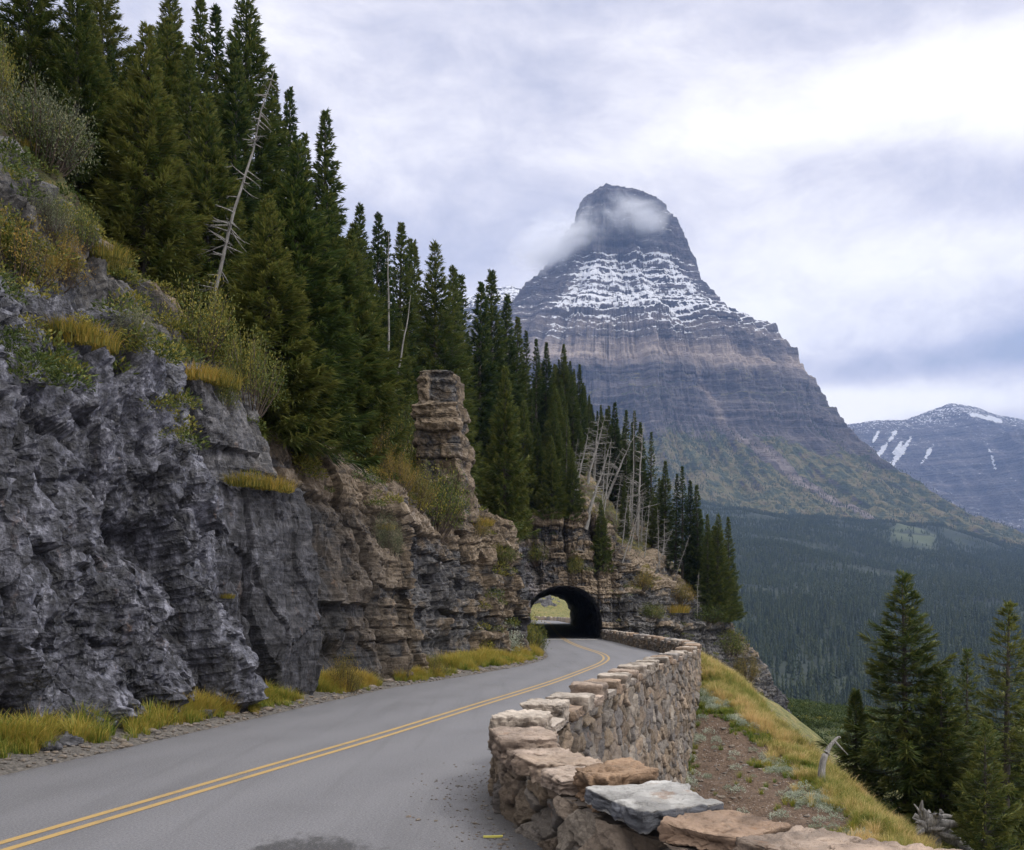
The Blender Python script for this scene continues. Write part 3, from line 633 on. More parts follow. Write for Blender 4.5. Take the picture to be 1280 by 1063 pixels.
        tint = np.asarray(col)[None] * (1 + .45 * fbm(g * 3, 4, 2))[:, None] * lerp(1.0, np.array([.62, .6, .6]), sstep(.1, .5, fbm(g * 1.7 + 9, 4, 4)))[...] if False else np.asarray(col)[None] * (1 + .45 * fbm(g * 3, 4, 2))[:, None] * (1 - .4 * sstep(.05, .5, fbm(g * 1.7 + 9, 4, 4)))[:, None]
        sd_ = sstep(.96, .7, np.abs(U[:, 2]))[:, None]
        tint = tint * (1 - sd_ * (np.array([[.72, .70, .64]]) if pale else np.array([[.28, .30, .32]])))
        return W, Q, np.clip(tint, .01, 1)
    def s_at(x, y): 
        i = np.argmin(np.hypot(path[:, 0] - x, path[:, 1] - y)); return S[i]
    sa, sb = s_at(.5, 7.55), s_at(1.05, 6.2)          # the pale slab and its neighbours are placed by hand
    special = [
        (sa - 1.62, sa - .98, .55, .17, -.04, .56, (.40, .31, .24), None, (0, 0)),
        (sa - .98, sa - .32, .55, .15, -.04, .55, (.41, .33, .27), None, (0, 0)),
        (sa - .34, sa + .34, .56, .27, .06, .58, (.33, .22, .14), 'jagged orange-brown capstone', (.02, .1)),
        (sa + .34, sb - .16, .63, .13, -.08, .58, (.47, .462, .445), 'pale grey flat capstone', (-.015, .02)),
        (sb - .16, sb + .52, .55, .15, -.02, .58, (.36, .25, .175), None, (.0, 0)),
        (sb + .52, sb + 1.05, .54, .16, -.05, .55, (.40, .31, .245), None, (0, 0)),
        (sb + 1.05, sb + 1.75, .55, .16, -.03, .56, (.42, .32, .25), None, (0, 0)),
    ]
    lim0, lim1 = sa - 1.64, sb + 1.78
    s = .1; i = 0
    def put(s0, s1, z0, th, n0, n1, col, seed, label=None, tilt=(0, 0), rough=1.0):
        W, Q, tint = cap(s0, s1, z0, th, n0, n1, col, seed, tilt, rough, bool(label) and 'pale' in label)
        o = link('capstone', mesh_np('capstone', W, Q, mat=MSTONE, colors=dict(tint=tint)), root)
        if label: o['label'] = label
    while s < L - 2.5:
        y = np.interp(s, S, path[:, 1]); l = rnd.uniform(.75, 1.15) * (1.25 if y > 50 else .95)
        if lim0 - .4 < s + l * .6 and s < lim1:
            if s < lim0 - .25: put(s, lim0 - .01, .55, .16, -.03, .55, CAP_COLS[1], i)
            for q, (a0, a1, z0, th, n0, n1, c, lab, ti) in enumerate(special): put(a0 + .008, a1 - .008, z0, th, n0, n1, c, 100 + q, lab, ti, 1.3 if lab and 'jagged' in lab else 1.0)
            s = lim1; continue
        raised = (i % 2 == 0) and y > 9.9 and s < lim0 - 1.2
        c = CAP_COLS[rnd.randrange(len(CAP_COLS))] * rnd.uniform(.85, 1.1)
        if raised: put(s - .05, s + l * .80 - .02, .56, rnd.uniform(.24, .31), -.05, .5 + rnd.uniform(0, .08), c, i)
        else: put(s + .005, s + l - .012, .55, rnd.uniform(.12, .17), -.03, .55, c, i)
        s += l * .82 if raised else l; i += 1
build_wall()

# the rock pillar on the cliff top
def build_pillar():
    root = thing('rock_pillar', 'tall pillar of stacked brown rock layers standing above the cliff, trees behind it', 'rock pillar')
    h, n = ray(556, 628)
    cx, cy = h.x - .15, h.y + .7
    zb = h.z - 1.2; zt = pix(552, 466, cy)[2]
    # stacked courses with their own outline: height fractions and half widths, after the survey
    zs = np.linspace(zb, zt, 190); m = 120; ang = np.linspace(0, 2 * np.pi, m, endpoint=False)
    t = (zs - zb) / (zt - zb)
    w = np.interp(t, [0, .10, .14, .32, .345, .40, .43, .60, .62, .66, .70, .78, .80, .84, .90, .93, .985, 1.0], [1.25, 1.18, 1.08, 1.02, .92, .88, .98, .95, .88, .98, .95, .88, .76, .78, .76, .82, .76, .55])
    ox = np.interp(t, [0, .35, .4, .6, .8, 1], [.12, .1, .0, .02, -.02, -.06])
    A_, Z_ = np.meshgrid(ang, np.arange(len(zs)), indexing='xy')
    ca, sa = np.cos(ang), np.sin(ang); sq = 1 / (np.abs(ca) ** 9 + np.abs(sa) ** 9) ** (1 / 9)
    R = w[:, None] * sq[None]
    X = cx + ox[:, None] + R * (ca * .98 + sa * .2)[None]; Y = cy + R * (sa * .95 - ca * .2)[None]; Z = np.repeat(zs[:, None], m, 1)
    p = np.stack([X, Y, Z], -1).reshape(-1, 3); nn = unit(np.stack([np.tile(ca, (len(zs), 1)), np.tile(sa, (len(zs), 1)), 0 * X], -1).reshape(-1, 3))
    zl = (p[:, 2] + fbm(p * .7, 3, 2) * .25); lay = np.floor(zl / .8 + .6 * np.sin(zl * 1.3)); aa = np.tile(ang, len(zs))
    jb = np.floor(aa / 1.6 + hashf(lay, lay * 0, lay * 0, 9) * 5)
    fz = zl / .8 + .6 * np.sin(zl * 1.3) - lay; edg = 1 - sstep(0, .14, np.minimum(fz, 1 - fz)); blk = hashf(lay, jb, lay * 0, 4)
    l3 = np.floor(zl / .16); d = (blk - .5) * .42 + (hashf(l3, jb, lay * 0, 6) - .5) * .08 + fbm(p * 1.1, 4, 8) * .18 + fbm(p * 4, 4, 9) * .07 - edg * .07
    V = p + nn * d[:, None]
    I = grid_quads(len(zs), m); j = np.arange(len(zs) - 1) * m
    wrap = np.stack([j + m - 1, j + 2 * m - 1, j + m, j], 1)
    topc = len(V); V = np.vstack([V, [[cx + ox[-1], cy, zt + .08]]])
    k = np.arange(m); base = (len(zs) - 1) * m; T = np.stack([base + k, base + (k + 1) % m, np.full(m, topc)], 1)
    me = mesh_np('pillar_rock', V, np.vstack([I, wrap])[:, ::-1], T, mat=MROCK, attrs=dict(wet=np.zeros(len(V)), brown=np.full(len(V), .60), crack=np.append(edg * .6, 0), blk=np.append(.35 + .3 * blk, .5), soil=np.clip((V[:, 2] - zt + .12) * 3, 0, .5)))
    me.polygons.foreach_set('use_smooth', [False] * len(me.polygons)); link('pillar_rock', me, root)
build_pillar()
# ------------------------------------------------------------------ conifers
def conifer(seed, H, R, crown0=.06, lev=.26, per=6, shape=.85, dens=1.0, tw=.075, ragged=.25, droop=.35, bare=0.0, red=0.0):
    """returns (trunk mesh arrays, crown mesh arrays) of a fir: whorled branches, each a spray of narrow needle twigs"""
    r = np.random.default_rng(seed)
    B = []
    z = H * crown0
    while z < H * .985:
        t = z / H; n = max(4, int(per * 1.35 * (1 - .35 * t) + r.uniform(-1, 1)))
        a0 = r.uniform(0, 6.28); lenv = R * (1 - t) ** shape * (1 + .12 * math.sin(z * 2.2 + seed)) + .06
        for k in range(n):
            if r.random() < bare * (1 - t): continue
            L = lenv * (1 - ragged * abs(r.normal(0, 1)) * .8); L *= 1.25 if r.random() < .06 else 1
            B.append((z + r.uniform(-.3, .3) * lev, a0 + 6.28 * k / n + r.normal(0, .22), max(L, .08), lerp(-.32, .75, t ** 1.6) + r.normal(0, .1), t))
        z += lev * (1.15 - .55 * t) * (H / 10) ** .5
    B = np.array(B); p_, d_, l_, w_, n_, tint = [], [], [], [], [], []
    br = Acc()
    for (z0, a, L, e, t) in B:
        m = max(5, int(L / .058 * dens)); u = np.sqrt(r.uniform(.02, 1, m)); u = np.clip(u, .1, 1)
        ca, sa = math.cos(a), math.sin(a)
        rr = L * u * math.cos(e * .8); zz = z0 + L * (math.sin(e) * u - droop * u * (1 - u) * 1.6 * (1 - t) + .16 * u ** 3)
        base = np.stack([rr * ca, rr * sa, zz], 1)
        reps = 3
        for q in range(reps):
            side = (q - 1) if q != 1 else 0
            ang = a + side * (1.0 - .45 * u) + r.normal(0, .16, m)
            ln = np.minimum(np.clip(.5 * L * (1.1 - u) + .13, .12, .52), .10 + .75 * L) * r.uniform(.7, 1.3, m) * (1.15 if side == 0 else 1)
            el = e * .5 - .38 * (1 - t) + .42 * u + r.normal(0, .28, m)
            d = np.stack([np.cos(ang) * np.cos(el), np.sin(ang) * np.cos(el), np.sin(el)], 1)
            nr = np.stack([r.normal(0, .35, m), r.normal(0, .35, m), np.ones(m)], 1)
            p_.append(base + r.normal(0, .018, (m, 3))); d_.append(d); l_.append(ln); w_.append(np.clip(ln * .36, .03, tw) * r.uniform(.75, 1.3, m)); n_.append(nr)
            tint.append(np.clip(.30 + .38 * u + r.normal(0, .13, m) + .1 * (q == 1) + r.normal(0, .1), 0, 1) * (1 - 0 * u))  # tint rises along the branch: lit tips put into the needle colour
        if L > .35:
            w = np.linspace(0, .8, 4); path = np.stack([L * w * math.cos(e * .8) * ca, L * w * math.cos(e * .8) * sa, z0 + L * (math.sin(e) * w - droop * w * (1 - w) * 1.6 * (1 - t) + .16 * w ** 3)], 1)
            br.add(*tube(path, [.018 + .012 * L, .014, .009, .003], 3))
    # leader
    m = 26; zt = r.uniform(.965, 1.0, m) * H; a = r.uniform(0, 6.28, m)
    p_.append(np.stack([0 * zt, 0 * zt, zt - .1], 1)); d_.append(np.stack([np.cos(a) * .5, np.sin(a) * .5, 1 + 0 * a], 1)); l_.append(r.uniform(.1, .3, m)); w_.append(np.full(m, .04)); n_.append(np.stack([-np.sin(a), np.cos(a), 0 * a], 1)); tint.append(np.full(m, .5))
    V, Q = kites(np.vstack(p_), np.vstack(d_), np.concatenate(l_), np.concatenate(w_), np.vstack(n_), bend=.05)
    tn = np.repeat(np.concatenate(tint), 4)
    zs = np.linspace(-.8, H * .97, 14); bend = np.cumsum(r.normal(0, .012, 14))
    br.add(*tube(np.stack([bend * .5, bend * .4, zs], 1), np.interp(zs, [-.8, 0, .5, H], [H * .019, H * .017, H * .014, .012]), 7))
    return br, (V, Q, tn)
def fir_proto(name, mat, **kw):
    br, (V, Q, tn) = conifer(**kw)
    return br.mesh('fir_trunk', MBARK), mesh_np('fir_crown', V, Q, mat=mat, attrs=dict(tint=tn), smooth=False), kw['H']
def snag_proto(seed, H, nb=46, r0=.11, blen=.9, up=-.1, top=1.0, mat=None, fork=False):
    r = np.random.default_rng(seed); a = Acc(); zs = np.linspace(-.5, H, 16); b = np.cumsum(r.normal(0, .03, 16)); b2 = np.cumsum(r.normal(0, .03, 16))
    a.add(*tube(np.stack([b, b2, zs], 1), np.interp(zs, [-.5, 0, H * top], [r0 * 1.25, r0, .012]), 7)); tr = a.mesh('bare_trunk', mat or MSNAG)
    c = Acc()
    for k in range(nb):
        z = H * r.uniform(.18, .97); L = blen * (1.1 - z / H * .8) * r.uniform(.35, 1.2); an = r.uniform(0, 6.28); e = up + r.normal(0, .25); w = np.linspace(0, 1, 5)
        bx, by = np.interp(z, zs, b), np.interp(z, zs, b2)
        cu = r.normal(.0, .35)
        path = np.stack([bx + L * w * np.cos(an + cu * w), by + L * w * np.sin(an + cu * w), z + L * (math.sin(e) * w - .35 * w * w + .25 * w ** 3)], 1)
        c.add(*tube(path, np.linspace(.022, .004, 5) * (1 + L * .3), 4))
        for q in range(3):
            i = r.integers(1, 4); an2 = an + r.choice([-1, 1]) * r.uniform(.5, 1.0); l2 = L * r.uniform(.2, .45)
            p2 = path[i] + np.outer(np.linspace(0, 1, 3), [math.cos(an2) * l2, math.sin(an2) * l2, -.3 * l2])
            c.add(*tube(p2, [.009, .007, .003], 3))
    return tr, c.mesh('bare_branches', mat or MSNAG), H
PROTO = dict(
    spire=[fir_proto('spire', MFIR, seed=s, H=12, R=1.6 + .14 * (s % 3), shape=.95, crown0=.04 + .05 * (s % 2), ragged=.30, lev=.27, per=8, tw=.065) for s in (1, 2, 3, 4)],
    thin=[fir_proto('thin', MFIR, seed=s, H=12, R=1.1, shape=.8, crown0=.12, ragged=.42, lev=.30, per=7, bare=.3, tw=.065) for s in (5, 6, 7)],
    full=[fir_proto('full', MFIRG, seed=s, H=9, R=2.35, shape=1.0, crown0=.02, ragged=.24, lev=.27, per=9, droop=.3, tw=.05, dens=1.15) for s in (8, 9)],
    broad=[fir_proto('broad', MFIRG, seed=s, H=14, R=2.9, shape=.9, crown0=.04, ragged=.3, lev=.30, per=9, tw=.05, dens=1.1) for s in (10, 11)],
    young=[fir_proto('young', MFIRG, seed=s, H=4, R=1.15, shape=1.0, crown0=.02, ragged=.2, lev=.24, per=8, tw=.04) for s in (12, 13)],
    fine=[fir_proto('fine', MFIRG, seed=s, H=8.5, R=2.2, shape=.85, crown0=.03, ragged=.36, lev=.34, per=9, tw=.038, dens=1.5, droop=.34) for s in (14, 15)],
    open=[fir_proto('open', MFIRG, seed=16, H=9, R=1.4, shape=.75, crown0=.03, ragged=.45, lev=.36, per=7, tw=.038, dens=1.4, droop=.34)],
    rusty=[fir_proto('rusty', MDEADRED, seed=s, H=10, R=1.1, shape=.7, crown0=.1, ragged=.4, lev=.36, per=5, bare=.45) for s in (17, 18)],
    snag=[snag_proto(s, 9, nb=70, blen=1.1, r0=.085) for s in (21, 22, 23)],
    snagup=[snag_proto(s, 6, nb=40, blen=1.5, up=.35, r0=.13) for s in (24, 25)],
    pole=[snag_proto(s, 9, nb=10, blen=.5, r0=.10) for s in (26, 27)],
)
RT = random.Random(77)
def tree(kind, x, y, z, H, label, group=None, lean=(0, 0), name=None, wide=1.0):
    tr, cr, h = RT.choice(PROTO[kind]); dead = kind in ('snag', 'snagup', 'pole')
    s = H / h; w = s * wide * RT.uniform(.9, 1.1)
    o = thing(name or ('dead_tree' if dead else 'conifer_tree'), label, 'dead tree' if dead else 'tree', (x, y, z), 0, (w, w, s), group)
    o.rotation_euler = (lean[0] + RT.gauss(0, .012), lean[1] + RT.gauss(0, .012), RT.uniform(0, 6.28))
    if lean != (0, 0): o.rotation_euler[2] = 0
    link('trunk', tr, o); link('crown', cr, o)
    return o
ORD = "first second third fourth fifth sixth seventh eighth ninth tenth eleventh twelfth thirteenth fourteenth fifteenth sixteenth seventeenth eighteenth nineteenth twentieth twenty-first twenty-second twenty-third twenty-fourth twenty-fifth twenty-sixth twenty-seventh twenty-eighth twenty-ninth thirtieth thirty-first thirty-second thirty-third thirty-fourth thirty-fifth thirty-sixth thirty-seventh thirty-eighth thirty-ninth fortieth forty-first forty-second forty-third forty-fourth forty-fifth forty-sixth forty-seventh forty-eighth forty-ninth fiftieth".split()
# the trees whose tips stand against sky or mountain: tip as surveyed (px, py), distance, kind
SKY = [(243, -8, 42, 'spire'), (270, 8, 48, 'thin'), (287, 62, 42, 'spire'), (306, -22, 46, 'broad'), (339, 86, 50, 'spire'), (365, 108, 50, 'spire'), (388, 168, 56, 'thin'), (405, 137, 56, 'spire'),
       (448, 258, 60, 'spire'), (467, 264, 64, 'spire'), (480, 290, 66, 'thin'), (497, 279, 70, 'spire'), (508, 296, 74, 'thin'), (524, 300, 78, 'spire'), (545, 302, 76, 'broad'), (563, 331, 84, 'spire'), (573, 344, 88, 'thin'), (581, 343, 90, 'thin'), (596, 352, 92, 'spire'), (613, 339, 96, 'spire'), (628, 366, 100, 'spire'), (644, 395, 104, 'spire'), (657, 414, 108, 'thin'), (670, 424, 112, 'thin'), (682, 428, 114, 'spire'), (698, 450, 116, 'thin'), (706, 430, 116, 'spire'), (716, 462, 118, 'thin'), (725, 455, 116, 'spire'),
       (745, 514, 110, 'thin'), (754, 507, 112, 'thin'), (763, 508, 110, 'thin'), (769, 503, 108, 'spire'), (782, 512, 108, 'thin'), (795, 513, 106, 'thin'), (803, 528, 104, 'thin'), (814, 540, 104, 'thin'), (832, 576, 100, 'spire'), (844, 593, 99, 'thin'), (853, 584, 99, 'thin'), (863, 600, 97, 'spire'), (873, 606, 96, 'spire'), (885, 643, 94, 'spire'), (896, 641, 93, 'broad'), (912, 646, 92, 'spire'), (925, 652, 92, 'broad')]
taken = []
def look(kind): return {'spire': 'slender dark', 'thin': 'thin sparse', 'broad': 'broad dark', 'full': 'full green', 'young': 'small green'}[kind]
for i, (px, py, d, kind) in enumerate(SKY):
    hb = None
    if px > 818:
        hb, nb_ = ray(px, np.interp(px, [820, 844, 863, 885, 912, 930], [690, 716, 732, 766, 784, 796]))
        if hb is not None: d = hb.y
    p = pix(px, py, d); g = ground(p[0], p[1])
    if g is None: continue
    H = p[2] - g + .15
    if hb is None and px > 818: continue
    if H < 4 or H > 24: print('skyline', i, px, d, 'H', round(H, 1), 'ground', round(g, 1))
    H = max(4, min(H, 26))
    tree(kind, p[0], p[1], p[2] - H, H, f'{look(kind)} conifer, {ORD[i]} along the skyline counting down from the top of the slope', wide=1.1)
    taken.append((p[0], p[1]))
SKX = np.array([s[0] for s in SKY] + [960]); SKYY = np.array([s[1] for s in SKY] + [700])
# trees that stand out in front of the wood
FRONT = [(198, -30, 205, 285, 'broad', 'huge full conifer with drooping green boughs above the leafy willow shrubs', 1.0), (128, -90, 130, 225, 'broad', 'tall dark conifer behind the silver-green shrubs above the wet cliff', 1), (40, -150, 30, 75, 'broad', 'dark conifer at the top of the slope above the highest dark rock', 1), (95, -60, 88, 140, 'broad', 'dark conifer between the two tallest at the top of the slope', 1),
         (411, 345, 412, 520, 'full', 'full conifer with boughs to the ground at the cliff edge before the wood', 1.1), (348, 300, 352, 474, 'spire', 'dark conifer behind the small round green shrub on the cliff edge', 1.1), (496, 398, 498, 540, 'full', 'full dark conifer beside the rock pillar on its uphill side', .95), (455, 350, 456, 480, 'spire', 'dark conifer behind the full one that stands beside the rock pillar', 1.2), (322, 395, 326, 470, 'young', 'small low spreading conifer beside the round shrub on the cliff edge', 1.4), (372, 400, 374, 480, 'full', 'dark spreading conifer between the round shrub and the cliff-edge conifer', 1.1),
         (592, 455, 592, 606, 'spire', 'dark conifer rising right against the rock pillar on its tunnel side', 1.2), (628, 458, 630, 650, 'full', 'big full conifer standing over the last buttress before the tunnel', .85), (604, 545, 606, 628, 'young', 'young dense conifer at the foot of the rock pillar', 1.2), (655, 500, 655, 655, 'full', 'dark full conifer on the rim directly before the tunnel rock', .8), (688, 545, 690, 640, 'full', 'bright green conifer on top of the tunnel rock', .9), (715, 560, 716, 642, 'full', 'dark conifer at the outer corner of the tunnel rock top', .8),
         (747, 625, 752, 706, 'full', 'pointed conifer leaning over the front edge of the tunnel rock', .75)]
for (px, py, bx, by, kind, lab, wd) in FRONT:
    h, nrm = ray(bx, by)
    if h is None:
        q = pix(bx, by, 29); g = ground(q[0], q[1])
        if g is None or q[2] - g > (7 if px < 250 else 2.5): continue
        h = Vector((q[0], q[1], g))
    d = h.y + .3; H = pix(px, py, d)[2] - h.z + .2
    if not 1 < H < 18: print('front', px, py, 'H', H, d)
    H = max(1.5, min(H, 18)); tree(kind, h.x, d, h.z - .2, H, lab, wide=wd); taken.append((h.x, d))
# dead trees: foot (px, py), tip (px, py), distance, kind, label
DEAD = [(293, 268, 344, 92, 30.5, 'snag', 'long bare grey trunk leaning out across the dark conifers near the skyline'), (485, 400, 489, 296, 52, 'pole', 'straight pale bare trunk standing among the conifers above the rock pillar'), (505, 425, 513, 372, 50, 'pole', 'short pale broken trunk with a forked arm above the rock pillar'), (648, 470, 642, 398, 96, 'snag', 'pale bare tree among dark conifers just below the snowy mountain foot'), (632, 500, 640, 430, 90, 'pole', 'leaning pale pole in the middle of the wood before the tunnel'),
        (664, 560, 666, 490, 84, 'snag', 'grey bare tree with fine drooping twigs over the tunnel approach'), (742, 600, 748, 520, 100, 'snagup', 'bleached tree with many upswept bare limbs, topmost over the tunnel'), (752, 610, 760, 528, 101, 'snagup', 'bleached many-limbed tree directly beside the topmost bleached one'), (727, 582, 735, 545, 101, 'pole', 'slanting bleached pole at the tunnel-side edge of the bleached trees'), (790, 600, 793, 512, 103, 'pole', 'tall straight bleached pole with a green tuft of forest behind it'), (800, 588, 803, 530, 101, 'snagup', 'white tree skeleton with comb-like curved limbs on the spur'), (812, 600, 808, 548, 99, 'snagup', 'smaller white tree skeleton below the comb-limbed one on the spur'),
        (778, 700, 796, 640, 90, 'pole', 'bleached pole leaning uphill just over the tunnel rock, lower of two'), (786, 690, 802, 622, 92, 'snag', 'bleached pole leaning uphill just over the tunnel rock, upper of two'), (800, 672, 808, 634, 93, 'pole', 'short bleached pole in the thicket over the tunnel rock'), (828, 690, 846, 610, 92, 'snag', 'long leaning bleached trunk on the steep edge of the spur'), (836, 708, 852, 640, 90, 'snag', 'second leaning bleached trunk, close below the long leaning one'), (860, 725, 861, 650, 89, 'pole', 'upright grey pole among the last conifers of the spur'), (905, 745, 908, 690, 89, 'snag', 'grey bare tree full of fine twigs at the end of the spur'), (872, 770, 872, 715, 88.5, 'snag', 'grey bare trunk at the low end of the spur above the rubble'),
        (686, 640, 676, 602, 82, 'pole', 'thin dead stick leaning left from the tunnel rock top'), (770, 650, 776, 592, 96, 'snag', 'bare grey tree in the thicket above the tunnel mouth'), (715, 600, 722, 548, 100, 'snag', 'grey bare tree rising behind the tunnel rock'), (622, 470, 606, 395, 88, 'snag', 'reddish-grey dead tree in the middle of the wood')]
SIGHT = []
for (bx, by, tx, ty, d, kind, lab) in DEAD:
    h, nrm = ray(bx, by)
    if h is None or abs(h.y - d) > 14:
        b = pix(bx, by, d); g = ground(b[0], b[1])
        if g is None or (b[2] - g) > 7: print('dead misses', bx, by, g, b[2]); continue
        h = Vector((b[0], b[1], g)) if g >= b[2] else None
        if h is None:                      # the foot stands lower, out of sight: follow the trunk's own line down to the ground
            t0 = pix(tx, ty, d + .3); dv = unit(b - t0); q = b.copy()
            for _ in range(60):
                q = q + dv * .2; gq = ground(q[0], q[1])
                if gq is None or q[2] < gq: break
            h = Vector(q)
    d = h.y; t = pix(tx, ty, d + .3); b = np.array(h) - [0, 0, .1]; v = t - b; H = np.linalg.norm(v)
    if v[2] < 1: print('dead sunk', bx, by); continue
    o = tree(kind, b[0], b[1], b[2], H, lab, wide=min(1.15, 9 / H))
    o.rotation_euler = (0, math.atan2(v[0], v[2]), 0); SIGHT.append((.6 * bx + .4 * tx, .6 * by + .4 * ty, tx, ty, d)); taken.append((b[0], b[1]))
rd = random.Random(31)
for k in range(400):
    if len(SIGHT) > 44: break
    px = rd.uniform(715, 880); py = np.interp(px, [715, 760, 800, 860, 880], [640, 680, 700, 742, 765]) - rd.uniform(0, 70); h, nrm = ray(px, py)
    if h is None or h.y < 84 or any((h.x - a) ** 2 + (h.y - b) ** 2 < 1.2 for a, b in taken): continue
    H = rd.uniform(4, 7.5); le = rd.gauss(.16, .2); o = tree(rd.choice(['snag', 'pole', 'snagup', 'snag']), h.x, h.y, h.z - .2, H, 'thin bleached dead trunk among the conifers over the tunnel', 'bleached dead trunks among the conifers over the tunnel', wide=1.0)
    o.rotation_euler = (0, le, 0); sc = F / h.y; SIGHT.append((px + .4 * H * le * sc, py - .4 * H * sc, px + H * math.sin(le) * sc, py - H * sc, h.y)); taken.append((h.x, h.y))
# the wood itself: trees wherever the hill shows, never taller than the skyline
rr = random.Random(5); n_wood = 0
for k in range(30000):
    if n_wood >= 228: break
    spur = n_wood < 92 and k < 9000
    px, py = (rr.uniform(690, 935), rr.uniform(440, 790)) if spur else (rr.uniform(0, 935), rr.uniform(30, 770))
    h, nrm = ray(px, py)
    if h is None or abs(nrm.z) < (.03 if px > 690 else .3) or h.z < -4: continue
    if px < 330 and h.y < 26: continue
    if px < 715 and py > np.interp(px, [0, 600, 620, 660, 690, 715], [560, 560, 630, 650, 640, 650]): continue
    if h.y > 83 and h.x < 9 and h.z < 10: continue
    if any((h.x - a) ** 2 + (h.y - b) ** 2 < (1.35 if h.y < 80 else 1.3) ** 2 for a, b in taken): continue
    sky_y = np.interp(px, SKX, SKYY); hm = (h.y / F) * (py - sky_y - (rr.uniform(0, 34) if px > 690 else rr.uniform(8, 60)))
    # keep the first metres behind the rim low
    H = min(rr.uniform(5, 11.5), hm)
    if 525 < px < 585 and h.y < 47: continue
    if H < (2.0 if px > 690 else 3.2): continue
    if h.y > 83 and abs(h.x - 4.45) < 3.6 and h.z < 5.2: continue
    if px > 715 and py > np.interp(px, [715, 760, 800, 860, 940], [655, 692, 708, 748, 798]): continue
    hw = .045 * H * F / h.y + 1; ap = py - H * F / h.y
    if any(h.y < q[4] + .5 and min(q[1], py) > max(q[3], ap) and abs(px - .5 * (q[0] + q[2])) < hw + abs(q[0] - q[2]) * .25 for q in SIGHT): continue
    u = rr.random(); kind = 'spire' if u < .55 else 'thin' if u < .72 else 'full' if u < .94 else 'rusty'
    if px > 715 and u > .8: kind = 'thin'
    if h.y < 45: kind = 'full' if u < .6 else 'broad' if u < .85 else 'spire'
    zone = ('above the dark wet cliff', 'conifers of the wood above the wet cliff') if px < 330 else ('uphill of the rock pillar', 'conifers of the wood up to the rock pillar') if px < 560 else ('between the rock pillar and the tunnel', 'conifers of the wood before the tunnel') if px < 700 else ('on the spur over the tunnel', 'conifers of the wood over the tunnel')
    wood = 'browned conifer in the dense wood' if kind == 'rusty' else 'conifer within the dense wood'
    tree(kind, h.x, h.y, h.z - .2, H, f'{wood} {zone[0]}', group=(('browned ' if kind == 'rusty' else '') + zone[1]), wide=rr.uniform(.95, 1.35))
    taken.append((h.x, h.y)); n_wood += 1
print('wood', n_wood)
# ------------------------------------------------------------------ trees below the wall
RIGHT = [(1136, 716, 34, 'fine', 'big bushy conifer standing nearest below the grassy bank', -5.6, 1.3), (1069, 864, 35, 'young', 'small pointed conifer between the bank and the big bushy conifer', -4.6, 1.0), (1207, 812, 38, 'open', 'conifer half hidden behind the big bushy one', -7, 1.25), (1254, 754, 31, 'open', 'tall thin-crowned conifer with visible pale trunk at the frame edge', -7.5, 1.3), (1180, 838, 33, 'fine', 'lower dark conifer tucked between the big bushy one and the thin-crowned one', -8, 1.2), (1292, 850, 33, 'fine', 'dark conifer beyond the thin-crowned tree, cut by the frame edge', -8.5, 1.2), (1232, 905, 27, 'fine', 'low dark conifer in front of the thin-crowned tree', -8, 1.0)]
for (px, py, d, kind, lab, gz, wd) in RIGHT:
    p = pix(px, py, d); tree(kind, p[0], d, min(gz, bank_z(np.array([p[0]]), np.array([float(d)]))[0] + 0.1), p[2] - min(gz, bank_z(np.array([p[0]]), np.array([float(d)]))[0] + .1), lab, wide=wd)
# ------------------------------------------------------------------ the valley, its forest, the mountains
def valley_z(x, y):
    x = np.asarray(x, float); y = np.asarray(y, float)
    # brushy slope close beyond the spur
    near = -9.0 - .20 * (x - 30) - .05 * np.clip(y - 150, 0, 999) - np.clip(x - 75, 0, 999) * .35 - np.clip(y - 270, 0, 9999) * .22 - np.clip(130 - y, 0, 999) * .30
    az = x / np.maximum(y, 50)
    t = np.clip((y - 620) / 1900, -.2, 1.6)
    far = lerp(-78, lerp(296, 172, np.clip((az - .18) / .34, 0, 1)), np.clip(t, 0, 1.02) ** 1.12) + np.clip(620 - y, 0, 999) * .06
    p = np.stack([x, y, x * 0], -1).reshape(-1, 3)
    far = far + (fbm(p * .0022, 4, 31) * 34 * np.repeat(1, 1) ).reshape(x.shape) * np.clip(t + .15, 0.1, 1) + (ridged(np.stack([p[:, 0] * .004 + p[:, 1] * .0012, p[:, 1] * .0006, p[:, 2]], 1), 3, 33) * 9).reshape(x.shape) * np.clip(t, 0, 1)
    near = near + (fbm(p * .02, 4, 37) * 3).reshape(x.shape)
    k = 14.0
    z = np.maximum(near, far) + k * np.log1p(np.exp(-np.abs(near - far) / k)) * .5
    mn = fbm(np.stack([az.ravel() * 90, y.ravel() * .012, az.ravel() * 0], 1), 4, 91).reshape(x.shape)
    meadow = sstep(.9, .5, ((az - .405) / .030) ** 2 + ((y - 2330) / 210) ** 2 + mn * 1.3) * .75
    return z, np.clip(sstep(-20, 10, near - far) * sstep(420, 300, y) + meadow, 0, 1)
def build_valley():
    ys = np.concatenate([np.arange(98, 420, 5.0), np.arange(420, 3300, 22.0)]); xs = np.concatenate([np.arange(16, 200, 5.), np.arange(200, 2600, 22.)])
    xs = np.concatenate([np.arange(-900, 16, 60.), xs])
    X, Y = np.meshgrid(xs, ys, indexing='ij'); Z, br = valley_z(X, Y)
    Z = np.where((X < 30) & (Y < 330), np.minimum(Z, -25 - (30 - X) * .1), Z)
    V = np.stack([X, Y, Z], -1).reshape(-1, 3)
    tag(link('valley_slope', mesh_np('valley_slope', V, grid_quads(*X.shape), mat=MVALLEY, attrs=dict(brush=br.ravel()))), kind='structure')
MVALLEY = forest_floor_material()
build_valley()

